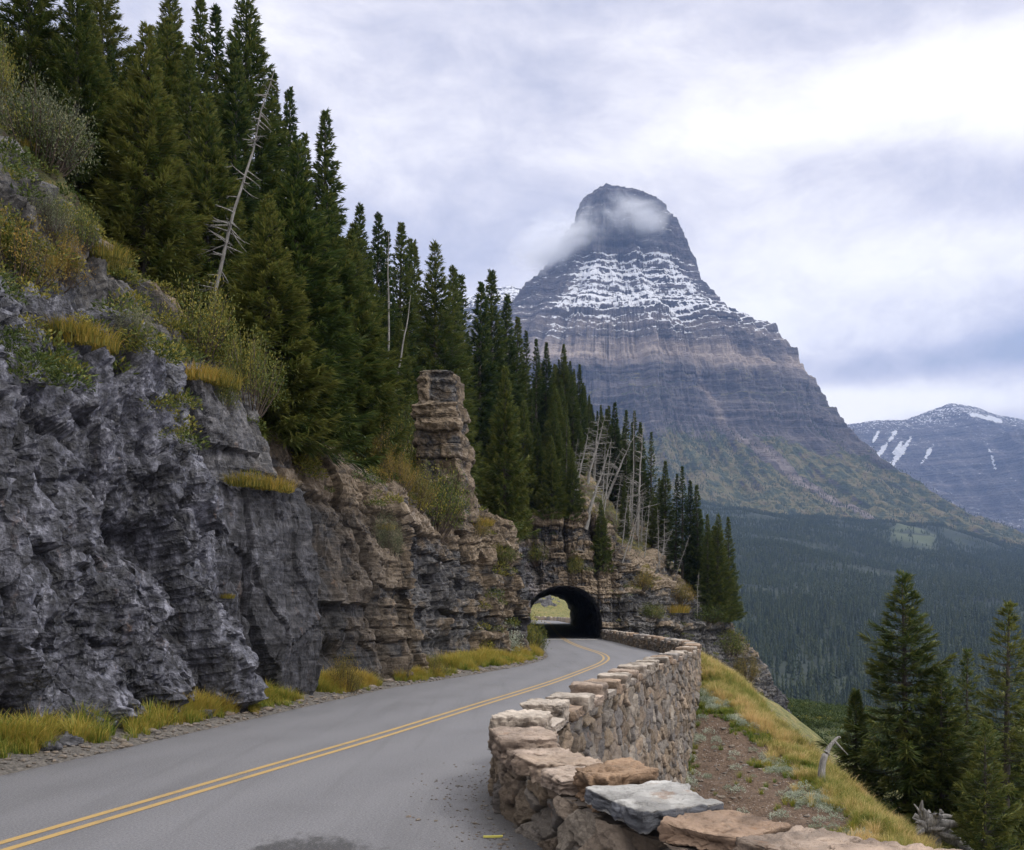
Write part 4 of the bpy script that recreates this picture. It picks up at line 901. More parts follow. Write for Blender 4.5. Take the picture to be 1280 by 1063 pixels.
# ---- the horn: a profile swept around the summit
MS = 3600 / F
SUM = np.array([(770 - HX) * MS, 3600.0])
PR = np.array([(758, 233), (770, 235), (800, 242), (822, 256), (838, 278), (847, 296), (858, 325), (868, 352), (872, 358), (888, 373), (895, 386), (925, 401), (952, 412), (962, 430), (978, 450), (990, 470), (1012, 490), (1019, 513), (1040, 533), (1060, 562), (1100, 592), (1150, 624), (1185, 645), (1280, 692), (1400, 745)], float)
PRr = np.clip((PR[:, 0] - 758) * MS, 0, None); PRz = EYE + (HY - PR[:, 1]) * MS
def build_horn():
    # densify by arc length
    seg = np.hypot(np.diff(PRr), np.diff(PRz)); S = np.concatenate([[0], np.cumsum(seg)]); s = np.linspace(0, S[-1], 720)
    r0 = np.interp(s, S, PRr); z0 = np.interp(s, S, PRz)
    th = np.radians(np.concatenate([np.linspace(-150, -112, 60), np.linspace(-111.8, 14, 1150), np.linspace(15, 60, 60)]))      # 0 = right along the skyline, -90 = towards us
    TH, R0 = np.meshgrid(th, r0, indexing='ij'); Z0 = np.repeat(z0[None], len(th), 0)
    lf = np.interp(Z0, [0, 1000, 1167, 1275, 1400, 1600], [1, 1, .93, .74, .52, .5])
    k = 1 / np.sqrt((np.cos(TH) / np.where(np.cos(TH) > 0, 1.0, lf)) ** 2 + (np.sin(TH) / .74) ** 2)
    # match the surveyed skyline: the face nearer to us bulges past the plane of the summit
    for _ in range(4):
        Xs = SUM[0] - 12 * MS + R0 * k * np.cos(TH) * 1.015; Ys = SUM[1] + R0 * k * np.sin(TH); px = HX + F * Xs / Ys; py = HY - F * (Z0 - EYE) / Ys
        want = np.interp(py, PR[:, 1], PR[:, 0]); m = (TH > -1.2) & (TH < .3) & (R0 > 20)
        fac = np.where(m, (px - 758) / np.maximum(want - 758, 6), 0).max(axis=0); fac = np.where(fac > .3, np.clip(fac, .6, 1.6), 1); fac = np.convolve(np.pad(fac, 8, mode='edge'), np.ones(17) / 17, 'valid')
        R0 = R0 / fac[None]
    # ribs and gullies grow outward
    ux, uy = np.cos(TH), np.sin(TH)
    q = np.stack([ux * 3.2, uy * 3.2, Z0 * .0006], -1).reshape(-1, 3)
    rib = ridged(q, 5, 5, gain=.55).reshape(TH.shape) - .55
    quiet = np.exp(-(TH / .05) ** 2)
    amp = np.clip(R0 / 700, .12, 1) * (1 - .75 * quiet)
    Rr = R0 * k * (1 + .09 * rib * (1 - .6 * quiet))
    X = SUM[0] - 12 * MS + Rr * ux; Y = SUM[1] + Rr * uy
    p = np.stack([X, Y, Z0], -1).reshape(-1, 3)
    wob = fbm(p * .004, 3, 51).reshape(TH.shape)
    # strata: the face steps out and in with height, the ledges run level around the mountain
    zz = Z0 + wob * 16
    def stp(per, sh): 
        l = np.floor(zz / per); f = zz / per - l; h = hashf(l, l * 0, l * 0, 71); return (sstep(.0, .55 + .3 * (h - .5), f) - f) * per, h
    s1, h1 = stp(27., 0); s2, h2 = stp(9.5, 0)
    up = sstep(560, 640, Z0)                                 # only the rock, not the grassy foot
    Zz = Z0 + (s1 * (.75 * h1 + .25) + s2 * .7) * up + fbm(p * .02, 4, 52).reshape(TH.shape) * 9 * amp + fbm(p * .006, 3, 53).reshape(TH.shape) * 16 * amp * (1 - up * .4)
    col = ridged(np.stack([ux.ravel() * 26, uy.ravel() * 26, Z0.ravel() * .001], 1), 3, 54).reshape(TH.shape) - .6
    cliffy = np.exp(-((Z0 - 845) / 45) ** 2) + np.exp(-((Z0 - 1330) / 120) ** 2) + .8 * np.exp(-((Z0 - 920) / 35) ** 2)
    rad = (col * 10 * cliffy + fbm(p * .012, 4, 55).reshape(TH.shape) * 16 * up) * (1 - .5 * quiet) * np.clip(R0 / 150, 0, 1)
    X = X + ux * rad; Y = Y + uy * rad
    V = np.stack([X, Y, Zz], -1)
    front = sstep(-.2, -.7, TH) * sstep(-2.35, -1.9, TH)
    snow = -.95 + .75 * sstep(760, 900, Z0) + 1.12 * sstep(800, 1080, Z0 + wob * 90) * sstep(1275, 1215, Z0 + wob * 40) * (.30 + .70 * sstep(-.22, -.75, TH)) * (1 - .75 * sstep(-1.95, -2.15, TH)) + .10 * sstep(1260, 1290, Z0)
    green = -.10 + .85 * sstep(690, 520, Z0 + wob * 90 + rib * 60) - .9 * sstep(760, 800, Z0) + .55 * sstep(820, 780, Z0) * sstep(600, 700, Z0) * (rib > 0)
    pale = np.clip(1.3 * np.exp(-((Z0 + wob * 12 - 838) / 40) ** 2) + .4 * np.exp(-((Z0 - 935) / 22) ** 2), 0, 1) * sstep(-.4, .2, wob + .25)
    gul = np.exp(-((TH + 1.02 + wob * .03 + (Z0 - 500) * .0004) / .022) ** 2) * sstep(830, 760, Z0)   # the pale scree gully
    pale = np.clip(pale + gul * .55, 0, 1); green = green - gul * 1.0
    me = mesh_np('horn_mountain', V.reshape(-1, 3), grid_quads(*TH.shape), mat=mountain_material('horn_rock', 0), attrs=dict(snow=snow.ravel(), green=green.ravel(), pale=pale.ravel()))
    tag(link('horn_mountain', me), 'steep rock horn with snow-dusted ledges and mist about its summit', 'mountain', kind='structure')
    return V, s
HORN, _ = build_horn()
CHUTES = {'far_mountain': [(1119, 541, 1090, 580, 2.0), (1139, 547, 1106, 594, 2.1), (1166, 557, 1152, 580, 1.5), (1098, 540, 1084, 566, 1.4), (1215, 518, 1250, 526, 1.6), (1236, 560, 1244, 586, .9), (1128, 552, 1118, 566, 1.2)]}
def ridge_mountain(name, pts, yr, y0, depth_z0, seed, mat, snow0, label, x_extra=0.0):
    """a long mountain: skyline surveyed at distance yr, falling towards us down to distance y0"""
    pts = np.array(pts, float); sc = yr / F; xs = np.linspace((pts[0, 0] - HX) * sc, (pts[-1, 0] - HX) * sc, 520); zr = np.interp(xs, (pts[:, 0] - HX) * sc, EYE + (HY - pts[:, 1]) * sc)
    t = np.concatenate([np.linspace(-.25, 0, 20)[:-1], np.linspace(0, 1, 200)]); X, T = np.meshgrid(xs, t, indexing='ij'); Y = yr - (yr - y0) * T
    n = np.stack([X / yr * 9, T * 1.2, X * 0], -1).reshape(-1, 3); rg = ridged(n, 5, seed, gain=.55).reshape(X.shape) - .5
    Z = lerp(depth_z0, zr[:, None], np.clip(1 - np.abs(T), 0, 1) ** 1.25)
    a = np.clip(np.abs(T) * 3, 0.05, 1) * np.clip((1 - T) * 2, 0, 1)
    Z = Z + rg * a * (zr[:, None] - depth_z0) * .11 + fbm(n * 6, 4, seed + 3).reshape(X.shape) * (zr[:, None] - depth_z0) * .025 * np.clip(np.abs(T) * 6, .15, 1)
    hrel = (Z - depth_z0) / (zr.max() - depth_z0)
    chute = sstep(.22, .5, -rg) * sstep(.50, .72, hrel)
    snow = snow0 + .25 * sstep(.8, .95, hrel) + .95 * chute
    qx, qy = HX + F * X / Y, HY - F * (Z - EYE) / Y
    wig = fbm(n * 9, 4, seed + 9).reshape(X.shape) * 9
    for (x0, y0_, x1, y1, w) in CHUTES.get(name, []):              # snow lying in the gullies
        tt = np.clip(((qx - x0) * (x1 - x0) + (qy - y0_) * (y1 - y0_)) / ((x1 - x0) ** 2 + (y1 - y0_) ** 2), 0, 1)
        snow = snow + 1.3 * np.exp(-((np.hypot(qx - x0 - tt * (x1 - x0), qy - y0_ - tt * (y1 - y0_)) + wig * .28) / w) ** 2)
    me = mesh_np(name, np.stack([X, Y, Z], -1).reshape(-1, 3), grid_quads(*X.shape), mat=mat, attrs=dict(snow=snow.ravel(), green=(.15 - .6 * hrel).ravel(), pale=np.zeros(X.size)))
    tag(link(name, me), label, 'mountain', kind='structure')
ridge_mountain('far_mountain', [(900, 640), (1000, 560), (1055, 533), (1095, 526), (1130, 526), (1160, 515), (1187, 506), (1215, 509), (1250, 520), (1300, 530), (1380, 520), (1500, 560)], 6200, 3900, 130, 7, mountain_material('far_rock', 0, True), -.05, 'distant blue mountain with snow chutes')
ridge_mountain('snowy_ridge', [(430, 430), (520, 390), (585, 372), (620, 361), (640, 359), (665, 366), (700, 380), (760, 420)], 4300, 3500, 700, 19, mountain_material('ridge_rock', 0), .22, 'snowy ridge behind the horn')

# ---- forest on the far slope: thousands of small firs, one mass
def far_fir(seed, n=9, tiers=5):
    r = np.random.default_rng(seed); V, Q = [], []
    for k in range(tiers):
        z1 = 1 - .17 * k if k else 1.0; z0 = max(.02, .80 - .2 * k); rr = (.16 + .17 * k / tiers * 1.2) * .62
        m = n; a = np.linspace(0, 6.28, m, endpoint=False) + r.uniform(0, 1)
        for j in range(m):
            a0, a1 = a[j] - .45, a[j] + .45; q = rr * r.uniform(.6, 1.25); zz = z0 + r.uniform(-.06, .05)
            b = len(V) ; V += [(0, 0, z1), (q * .75 * math.cos(a0), q * .75 * math.sin(a0), zz + .05), (q * math.cos(a[j]), q * math.sin(a[j]), zz), (q * .75 * math.cos(a1), q * .75 * math.sin(a1), zz + .05)]; Q.append((b, b + 1, b + 2, b + 3))
    return np.array(V, float), np.array(Q)
def stamp_many(protos, P, S, W, rot, tint, jit=.25, seed=0):
    """one mesh out of many copies; P positions, S heights, W widths"""
    r = np.random.default_rng(seed); pick = r.integers(0, len(protos), len(P)); VV, QQ, TT, n = [], [], [], 0
    for i, (v, q, *tn) in enumerate(protos):
        id_ = np.where(pick == i)[0]
        if not len(id_): continue
        c, s = np.cos(rot[id_])[:, None], np.sin(rot[id_])[:, None]
        X = (v[None, :, 0] * c - v[None, :, 1] * s) * W[id_, None] + P[id_, 0, None]; Y = (v[None, :, 0] * s + v[None, :, 1] * c) * W[id_, None] + P[id_, 1, None]; Z = v[None, :, 2] * S[id_, None] + P[id_, 2, None]
        VV.append(np.stack([X, Y, Z], -1).reshape(-1, 3)); QQ.append((q[None] + (n + np.arange(len(id_)) * len(v))[:, None, None]).reshape(-1, q.shape[1])); n += len(id_) * len(v)
        base = tn[0][None, :] if tn else np.zeros((1, len(v)))
        TT.append((tint[id_, None] + base + (r.normal(0, .1, (len(id_), len(v))))).ravel())
    return np.vstack(VV), np.vstack(QQ), np.clip(np.concatenate(TT), 0, 1)
FF = [far_fir(s, 9, 5) for s in range(4)]; FF2 = [far_fir(s, 6, 3) for s in range(4, 8)]
def build_forest():
    r = np.random.default_rng(3); pts = []
    # candidates in the visible wedge, spacing by distance
    n = 95000; y = np.sqrt(r.uniform(330 ** 2, 3000 ** 2, n)); az = r.uniform(.13, .60, n); x = az * y
    z, br = valley_z(x, y); p = np.stack([x, y, z * 0], 1)
    dens = np.clip(.72 + fbm(p * .006, 3, 8) * .9, .05, 1); dens[y > 2300] *= .9
    # avalanche tracks and grassy glades
    glade = np.clip(ridged(np.stack([az * 9, y * .0004, y * 0], 1), 2, 66) - 1.05, 0, 1) * 2 * sstep(1500, 2300, y)
    keep = (r.random(n) < dens * np.clip(1 - glade, 0, 1) * np.clip(y / 1500, .65, 1)) & ((br < .35) | ((y > 330) & (y < 600)))
    x, y, z = x[keep], y[keep], z[keep]
    H = r.uniform(9, 17, len(x)) * np.clip(1.1 - (y - 600) / 6000, .7, 1); 
    # the foot of the horn too
    HV = HORN[::1, ::2].reshape(-1, 3); pick = r.integers(0, len(HV), 90000); hv = HV[pick] + r.normal(0, 3, (90000, 3)) * np.array([1, 1, 0])
    q = fbm(hv * np.array([.004, .004, .006]), 4, 77)
    k = (hv[:, 2] < 800) & (r.random(len(hv)) < np.clip((q - .02) * 5, 0, 1) * sstep(800, 560, hv[:, 2]) * .9 + sstep(560, 330, hv[:, 2] - q * 260) * .8) & (hv[:, 1] < 3600)
    hv = hv[k][:14000]
    P = np.vstack([np.stack([x, y, z], 1), hv]); S = np.concatenate([H, r.uniform(7, 13, len(hv))])
    near = P[:, 1] < 1250; R_, T_ = r.uniform(0, 6.28, len(P)), np.clip(r.normal(.42, .2, len(P)), 0, 1)
    V1, Q1, t1 = stamp_many(FF, P[near], S[near], S[near] * .85, R_[near], T_[near], seed=1); V2, Q2, t2 = stamp_many(FF2, P[~near], S[~near], S[~near] * .95, R_[~near], T_[~near], seed=2)
    V, Q, tn = np.vstack([V1, V2]), np.vstack([Q1, Q2 + len(V1)]), np.concatenate([t1, t2])
    tag(link('forest', mesh_np('forest', V, Q, mat=MFARFIR, attrs=dict(tint=tn), smooth=False)), kind='stuff')
    print('forest', len(P))
build_forest()

# ---- beyond the tunnel: a grassy bank, a rib of grey rock, the road's own wall
def build_beyond():
    xs = np.arange(-40, 60, .8); yb = np.arange(164, 300, 1.2); X, Y = np.meshgrid(xs, yb, indexing='ij')
    edge = at_y(np.array([(12, 160), (11.5, 180), (9, 198), (2, 214), (-12, 228), (-40, 236)]), Y)
    d = np.hypot(np.clip(X - edge, 0, None), 0) ; up = np.clip(Y - 196 - np.clip(4 - X, 0, 99) * .3, 0, 999)
    p = np.stack([X, Y, X * 0], -1).reshape(-1, 3)
    Z = 1.0 + up * .42 * np.clip(1.35 - X * .045, .0, 2) - .35 * np.clip(X - 9, 0, 99) + (fbm(p * .12, 4, 3) * 1.5).reshape(X.shape) * np.clip(up / 6, 0, 1)
    Z = np.where(up <= 0, np.minimum(Z, .6), Z)
    me = mesh_np('grass_bank', np.stack([X, Y, Z], -1).reshape(-1, 3), grid_quads(*X.shape), mat=MBANK, attrs=dict(veg=np.ones(X.size)))
    tag(link('hill', me), kind='structure')
    a = Acc(); path = catmull([(10.2, 166), (9.9, 178), (8.2, 190), (5.0, 197), (1.5, 200.5)], .25)
    t = unit(np.gradient(path, axis=0)); o = np.stack([t[:, 1], -t[:, 0]], 1)
    i = np.arange(len(path)); top = road_z(path[:, 1]) + .55 + .16 * ((i // 5) % 2) + .05 * hashf(i // 5, i * 0, i * 0, 3)
    P3 = [np.column_stack([path, road_z(path[:, 1]) - .3]), np.column_stack([path, top]), np.column_stack([path + o * .5, top]), np.column_stack([path + o * .5, road_z(path[:, 1]) - 2])]
    V = np.stack(P3, 1).reshape(-1, 3); col = STONE_COLS[(hashf(i // 3, i * 0, i * 0, 5) * 8.9).astype(int)]
    a.add(V, grid_quads(len(path), 4), tint=np.repeat(np.stack([col, col * .9, col * 1.25 + .12, col], 1), 1, 1).reshape(-1, 3))
    w = thing('stone_wall', 'short length of stone guard wall seen through the tunnel', 'wall'); link('masonry', a.mesh('masonry', MSTONE), w)
    # rock rib
    n = 40; u, v = np.meshgrid(np.linspace(0, 6.283, n), np.linspace(0, 1.45, 26), indexing='ij'); d = np.stack([np.cos(u) * np.cos(v), np.sin(u) * np.cos(v), np.sin(v)], -1).reshape(-1, 3)
    V = d * np.array([4.2, 4, 3.6]) + np.array([6.0, 208, 1.6]); V = V + d * (ridged(V * np.array([.7, .7, .25]), 4, 6) * .9 + fbm(V * 1.5, 3, 3) * .6)[:, None]
    o = link('boulder', mesh_np('boulder', V, grid_quads(n, 26), mat=MROCK, attrs=dict(wet=np.full(len(V), .3), brown=np.full(len(V), .2), soil=np.zeros(len(V)), blk=np.full(len(V), .5)))); tag(o, 'grey fluted rock outcrop beside the road beyond the tunnel', 'rock')
build_beyond()

# ---- the air
def build_haze():
    m = bpy.data.materials.new('haze_air'); m.use_nodes = True; nt = NT(m.node_tree); o = nt.n('OutputMaterial')
    v = nt.n('VolumePrincipled', {'Color': (.38, .57, 1.0, 1), 'Density': HAZE, 'Anisotropy': .1}); nt.t.links.new(v.outputs[0], o.inputs['Volume'])
    lo, hi = np.array([-9000, -60, -460.]), np.array([9000, 7200, 2050.])
    V = [(x, y, z) for x in (lo[0], hi[0]) for y in (lo[1], hi[1]) for z in (lo[2], hi[2])]
    Q = [(0, 1, 3, 2), (4, 6, 7, 5), (0, 4, 5, 1), (2, 3, 7, 6), (0, 2, 6, 4), (1, 5, 7, 3)]
    tag(link('haze', mesh_np('haze', V, Q, mat=m, smooth=False)), kind='stuff')
HAZE = .66e-4
build_haze()
# ------------------------------------------------------------------ shrubs
def shrub_proto(seed, mat, n=7500, leaf=.042, stems=64, spread=1.0, tall=1.0, slim=.42, airy=0.0):
    """a unit shrub about 2 m wide and 1 m * tall high"""
    r = np.random.default_rng(seed); st_ = Acc(); P, Dv, Tn = [], [], []
    for k in range(stems):
        a = r.uniform(0, 6.28); q = math.sqrt(r.uniform(.02, 1)); top = np.array([q * math.cos(a) * spread, q * math.sin(a) * spread, tall * math.sqrt(max(.05, 1.08 - q * q * .9)) * r.uniform(.62, 1.12)])
        base = np.array([top[0] * .18, top[1] * .18, -.25]); w = np.linspace(0, 1, 7)[:, None]
        path = base + (top - base) * w + np.array([top[0], top[1], 0]) * (w * (1 - w)) * .35 * r.uniform(.3, 1.2) + np.cumsum(r.normal(0, .022, (7, 3)), 0)
        st_.add(*tube(path, np.linspace(.022, .004, 7), 3))
        m = int(n / stems); u = r.uniform(.30, 1, m) ** .7; i = np.minimum((u * 6).astype(int), 5); f = (u * 6 - i)[:, None]
        c = path[i] * (1 - f) + path[i + 1] * f
        cl = r.normal(0, 1, (m, 3)); cl *= (.05 + .11 * (1 - airy * .5) * r.random(m)[:, None])
        P.append(c + cl); Dv.append(unit(cl + np.array([0, 0, .03])) + r.normal(0, .5, (m, 3)) + np.array([0, 0, .25])); Tn.append(np.full(m, r.normal(.45, .16)) + r.normal(0, .13, m) + .18 * (u - .6))
    P, Dv, Tn = np.vstack(P), np.vstack(Dv), np.concatenate(Tn); k = P[:, 2] > -.05; P, Dv, Tn = P[k], Dv[k], Tn[k]
    l = leaf * r.uniform(.7, 1.4, len(P))
    V, Q = kites(P, Dv, l, l * slim, r.normal(0, 1, (len(P), 3)) + np.array([0, 0, .6]), .08)
    return st_.mesh('stems', MTWIG), mesh_np('foliage', V, Q, mat=mat, attrs=dict(tint=np.clip(np.repeat(Tn, 4), 0, 1)), smooth=False)
SH = dict(willow=[shrub_proto(s, MWILLOW, leaf=.046, slim=.45) for s in (1, 2, 3)], grey=[shrub_proto(s, MGREY, leaf=.044, slim=.36, n=8500) for s in (4, 5)], yell=[shrub_proto(s, MYELL, leaf=.046, n=5200, airy=1, stems=48) for s in (6, 7)], low=[shrub_proto(s, MWILLOW, leaf=.055, tall=.8, n=5000, slim=.5) for s in (8, 9)], sage=[shrub_proto(10, MSAGE, leaf=.05, slim=.4, n=5000)])
RS = random.Random(3)
def shrub(kind, x, y, z, w, h, label, group=None, name='shrub'):
    s, f = RS.choice(SH[kind]); o = thing(name, label, 'shrub', (x, y, z), RS.uniform(0, 6.28), (w / 2, w / 2, h), group); link('stems', s, o); link('foliage', f, o); return o
SHRUBS = [
    (40, 165, 170, 130, 'grey', 'biggest silver-green shrub at the top of the dark rock'), (118, 190, 110, 120, 'grey', 'silver-green shrub with yellow tips directly below the biggest one'), (15, 70, 120, 110, 'grey', 'silver-green shrub highest on the slope beside the dark conifer'), (75, 60, 110, 100, 'willow', 'green shrub high on the slope between the silver-green shrubs'), (58, 285, 72, 52, 'grey', 'round pale grey shrub alone on the wet cliff ledge'),
    (150, 275, 110, 100, 'willow', 'green willow shrub in the shade under the huge full conifer'), (205, 330, 150, 150, 'willow', 'largest green willow shrub above the mossy ledge'), (245, 385, 120, 120, 'willow', 'bushy green willow shrub just below the largest willow'), (270, 330, 90, 90, 'yell', 'thin yellowing shrub at the edge of the largest willow'), (225, 268, 90, 70, 'yell', 'yellow-leaved shrub at the foot of the huge full conifer'), (250, 442, 110, 90, 'willow', 'drooping willow shrub above the golden grass ledge'), (285, 425, 70, 80, 'yell', 'sparse yellow shrub behind the drooping willow'),
    (318, 500, 88, 82, 'willow', 'small round dark-green shrub on the cliff edge'), (282, 502, 42, 55, 'low', 'little green shrub hanging over the cliff edge beside golden grass'), (272, 408, 90, 110, 'willow', 'tall green willow shrub at the foot of the leaning dead trunk'), (312, 432, 80, 96, 'low', 'broad leafy shrub right of the leaning dead trunk'), (172, 420, 48, 44, 'grey', 'little grey shrub on the dark ledge by the golden tuft'), (100, 300, 60, 60, 'low', 'small leafy shrub behind the round pale grey shrub'), (20, 350, 130, 90, 'yell', 'sprawling yellow-leaved shrub over the wet rock at the frame edge'), (78, 345, 70, 60, 'yell', 'yellow-leaved twiggy shrub just beside the sprawling one'),
    (372, 520, 60, 36, 'yell', 'low yellowish shrub on the brown ledge above the buttress'), (418, 545, 74, 40, 'low', 'low green shrub on the slope above the brown buttress'), (468, 590, 80, 66, 'yell', 'yellow-green shrub on the slope below the cliff-edge conifer'), (505, 600, 90, 84, 'low', 'bright green shrub on the slope left open below the wood'), (490, 555, 74, 60, 'willow', 'green shrub right under the full conifer by the pillar'), (545, 655, 92, 74, 'willow', 'yellow-green shrub crowding the foot of the rock pillar'), (520, 632, 60, 50, 'yell', 'yellow shrub next to the one at the pillar foot'), (487, 690, 40, 52, 'grey', 'grey-green shrub hanging on the side of the brown buttress'), (455, 560, 50, 40, 'grey', 'small grey shrub at the rim of the brown buttress'),
    (620, 640, 44, 26, 'low', 'small shrub on the orange ledge behind the rock pillar'), (650, 668, 40, 28, 'yell', 'small yellow shrub on the rim of the last buttress'), (597, 668, 38, 26, 'yell', 'tiny yellow shrub on the face of the last buttress'), (632, 700, 34, 26, 'low', 'tiny green shrub halfway up the last buttress'), (672, 700, 34, 30, 'low', 'shrub in the dark cleft before the tunnel rock'),
    (722, 715, 22, 26, 'low', 'tiny green shrub on the rock face over the tunnel mouth'), (800, 735, 50, 24, 'yell', 'low yellow shrub on the ledge right of the tunnel'), (850, 752, 44, 24, 'yell', 'golden shrub beneath the last trees of the spur'), (882, 775, 56, 26, 'low', 'bright green low shrub under the last trees of the spur'), (815, 770, 40, 20, 'low', 'small shrub in the rubble above the far wall'), (915, 815, 44, 34, 'low', 'green shrub at the low end of the rubble slope'), (935, 850, 40, 34, 'yell', 'yellow shrub at the lowest rocks of the spur'),
]
rx = random.Random(21)
for k in range(46):
    px = rx.uniform(-20, 330); py = lerp(130, 455, np.clip(px / 330, 0, 1)) + rx.uniform(-110, 25) ; SHRUBS.append((px, py, rx.uniform(60, 130), rx.uniform(50, 110), rx.choice(['willow', 'willow', 'low', 'yell', 'grey']), None))
for k in range(16):
    px = rx.uniform(350, 560); py = lerp(500, 640, (px - 350) / 210) + rx.uniform(-35, 12); SHRUBS.append((px, py, rx.uniform(30, 64), rx.uniform(26, 50), rx.choice(['willow', 'low', 'yell']), None))
for (px, py, w, h, kind, lab) in SHRUBS:
    hit, nrm = ray(px, py)
    if hit is None: print('shrub misses', px, py); continue
    s = hit.y / F; grp = None
    if lab is None:
        if nrm.z < .3: continue
        part = 'crowding the slope above the wet cliff' if px < 335 else 'scattered on the open slope below the rock pillar'
        lab = {'willow': 'green willow shrub', 'low': 'low leafy green shrub', 'yell': 'yellowing twiggy shrub', 'grey': 'silver-green shrub'}[kind] + ' ' + part; grp = lab.replace('shrub', 'shrubs', 1)
    shrub(kind, hit.x - .1, hit.y + .12, hit.z - .08, w * s, h * s, lab, grp)
VSH = [(578, 828, 62, 58, 'willow', 'dark-green roadside shrub at the foot of the last buttress'), (652, 818, 46, 62, 'low', 'tall bright-green roadside shrub nearest the tunnel'), (668, 815, 34, 40, 'low', 'small green roadside shrub next to the tall one by the tunnel'), (622, 826, 70, 36, 'sage', 'silvery roadside shrub between the dark-green and bright-green ones'), (540, 848, 46, 26, 'yell', 'yellow roadside shrub below the brown buttress'), (320, 872, 80, 66, 'yell', 'tall yellow-green roadside shrub against the dark slab'), (430, 868, 50, 46, 'yell', 'sparse yellow roadside shrub beside the big dark buttress foot'), (486, 846, 24, 16, 'sage', 'little silvery shrub at the road edge')]
for (px, py, w, h, kind, lab) in VSH:
    d = F * EYE / (py - HY); x = (px - HX) / F * d; shrub(kind, x, d, verge_z(x, d) - .03, w / F * d, h / F * d, lab)

# ------------------------------------------------------------------ grass
def blades(r, n, R, hmin, hmax, lean=.55, wid=.014, seg=3):
    a = r.uniform(0, 6.28, n); q = R * np.sqrt(r.random(n)); b = np.stack([q * np.cos(a), q * np.sin(a), 0 * q - .03], 1)
    d = a + r.normal(0, .7, n); h = r.uniform(hmin, hmax, n); le = lean * r.uniform(.2, 1.3, n) * (.5 + q / R)
    t = np.linspace(0, 1, seg + 1); V = []
    perp = np.stack([-np.sin(d), np.cos(d), 0 * d], 1)
    for k in t:
        c = b + np.stack([np.cos(d) * le * h * k ** 1.7, np.sin(d) * le * h * k ** 1.7, h * (k - .30 * le * k ** 2.4)], 1); w = wid * (1 - k * .93)
        V += [c - perp * w[:, None] if np.ndim(w) else c - perp * w, c + perp * w]
    V = np.stack(V, 1); m = 2 * (seg + 1); Q = np.array([(2 * j, 2 * j + 1, 2 * j + 3, 2 * j + 2) for j in range(seg)])
    tn = np.repeat(np.clip(r.normal(.45, .2, n), 0, 1)[:, None], m, 1) + np.repeat(t, 2)[None] * .22 - .1
    return V.reshape(-1, 3), (Q[None] + (np.arange(n) * m)[:, None, None]).reshape(-1, 4), np.clip(tn, 0, 1).ravel()
def tuft_mesh(name, seed, mat, n=420, R=.5, hmin=.25, hmax=.62, **kw):
    V, Q, t = blades(np.random.default_rng(seed), n, R, hmin, hmax, **kw); return mesh_np(name, V, Q, mat=mat, attrs=dict(tint=t), smooth=False)
TUFT = [tuft_mesh('grass_blades', s, MLEDGE, n=700, R=.8, hmin=.25, hmax=.6, lean=.6, wid=.016) for s in (1, 2, 3)]
GR = [(104, 430, 80, 'golden grass hummock on the dark ledge above the wet cliff'), (85, 415, 60, 'golden grass hummock next to the largest ledge hummock'), (240, 472, 60, 'golden grass hummock on the cliff rim under the willows'), (268, 480, 60, 'golden grass hummock on the cliff rim beside the small round shrub'), (310, 606, 60, 'golden grass hummock on top of the dark slab, cliff side'), (338, 610, 56, 'golden grass hummock on top of the dark slab, outer corner'), (28, 186, 36, 'moss-yellow grass patch on the high dark rock'), (130, 322, 60, 'mossy grass strip along the dark overhang'), (155, 322, 50, 'mossy grass strip at the end of the dark overhang'), (60, 330, 40, 'small grass tuft in the wet rock below the pale shrub'), (280, 745, 22, 'little yellow grass tuft in the seam beside the dark slab'), (480, 660, 26, 'yellow grass tuft on the rim of the brown buttress'), (555, 640, 40, 'yellow grass by the rock pillar foot'), (845, 765, 34, 'golden grass tuft over the rubble slope'), (600, 655, 34, 'orange grass tuft on the ledge behind the pillar')]
for i, (px, py, w, lab) in enumerate(GR):
    hit, nrm = ray(px, py)
    if hit is None: continue
    s = w * hit.y / F / 1.6; o = link('grass_clump', TUFT[i % 3]); o.location = (hit.x, hit.y + .1, hit.z - .05); o.scale = (s, s, s * RS.uniform(.9, 1.2)); o.rotation_euler = (0, 0, RS.uniform(0, 6)); tag(o, lab, 'grass clump')
rg = np.random.default_rng(8)
def many_tufts(name, pts, size, tint, mat, protos, seed, wide=1.0):
    V, Q, tn = stamp_many(protos, pts, size, size * wide, rg.uniform(0, 6.28, len(pts)), tint, seed=seed)
    o = link(name, mesh_np(name, V, Q, mat=mat, attrs=dict(tint=tn), smooth=False)); return tag(o, kind='stuff')
PG = []
for s in range(4):
    V, Q, t = blades(np.random.default_rng(40 + s), 46, .22, .5, 1.0, lean=.55, wid=.02); PG.append((V, Q, t - .45))
# grass of the verge, in the patches the road shows
y = rg.uniform(8, 86, 14000); l = smooth_at(LE, y); rk = np.interp(y, [s['y'] for s in STN[:24]], [s['x'] for s in STN[:24]])
x = l + .15 + (np.minimum(rk, l - .6) - .1 - l) * rg.uniform(0, 1, len(y)); pxs = HX + F * x / y; dl = l - x
p2 = np.stack([x, y, 0 * x], 1); nz = fbm(p2 * .55, 4, 21)
den = np.select([pxs < 62, pxs < 92, pxs < 295, pxs < 310, pxs < 470, pxs < 500], [.95, .05, .75, .25, 1.0, .55], .9) * (np.clip(.62 + nz * 2.4, 0, 1)) * sstep(.12, .55, dl)
den *= np.where(pxs < 295, sstep(.25, .9, dl), 1)
k = rg.random(len(y)) < den * np.clip(26 / y, .2, 1) * .95; x, y, dl, nz = x[k], y[k], dl[k], nz[k]
zz = np.array([verge_z(a, b) for a, b in zip(x, y)]); sz = np.clip((.16 + .26 * sstep(.1, 1.1, dl)) * rg.uniform(.7, 1.35, len(x)) * (1 + nz * .6), .14, .8)
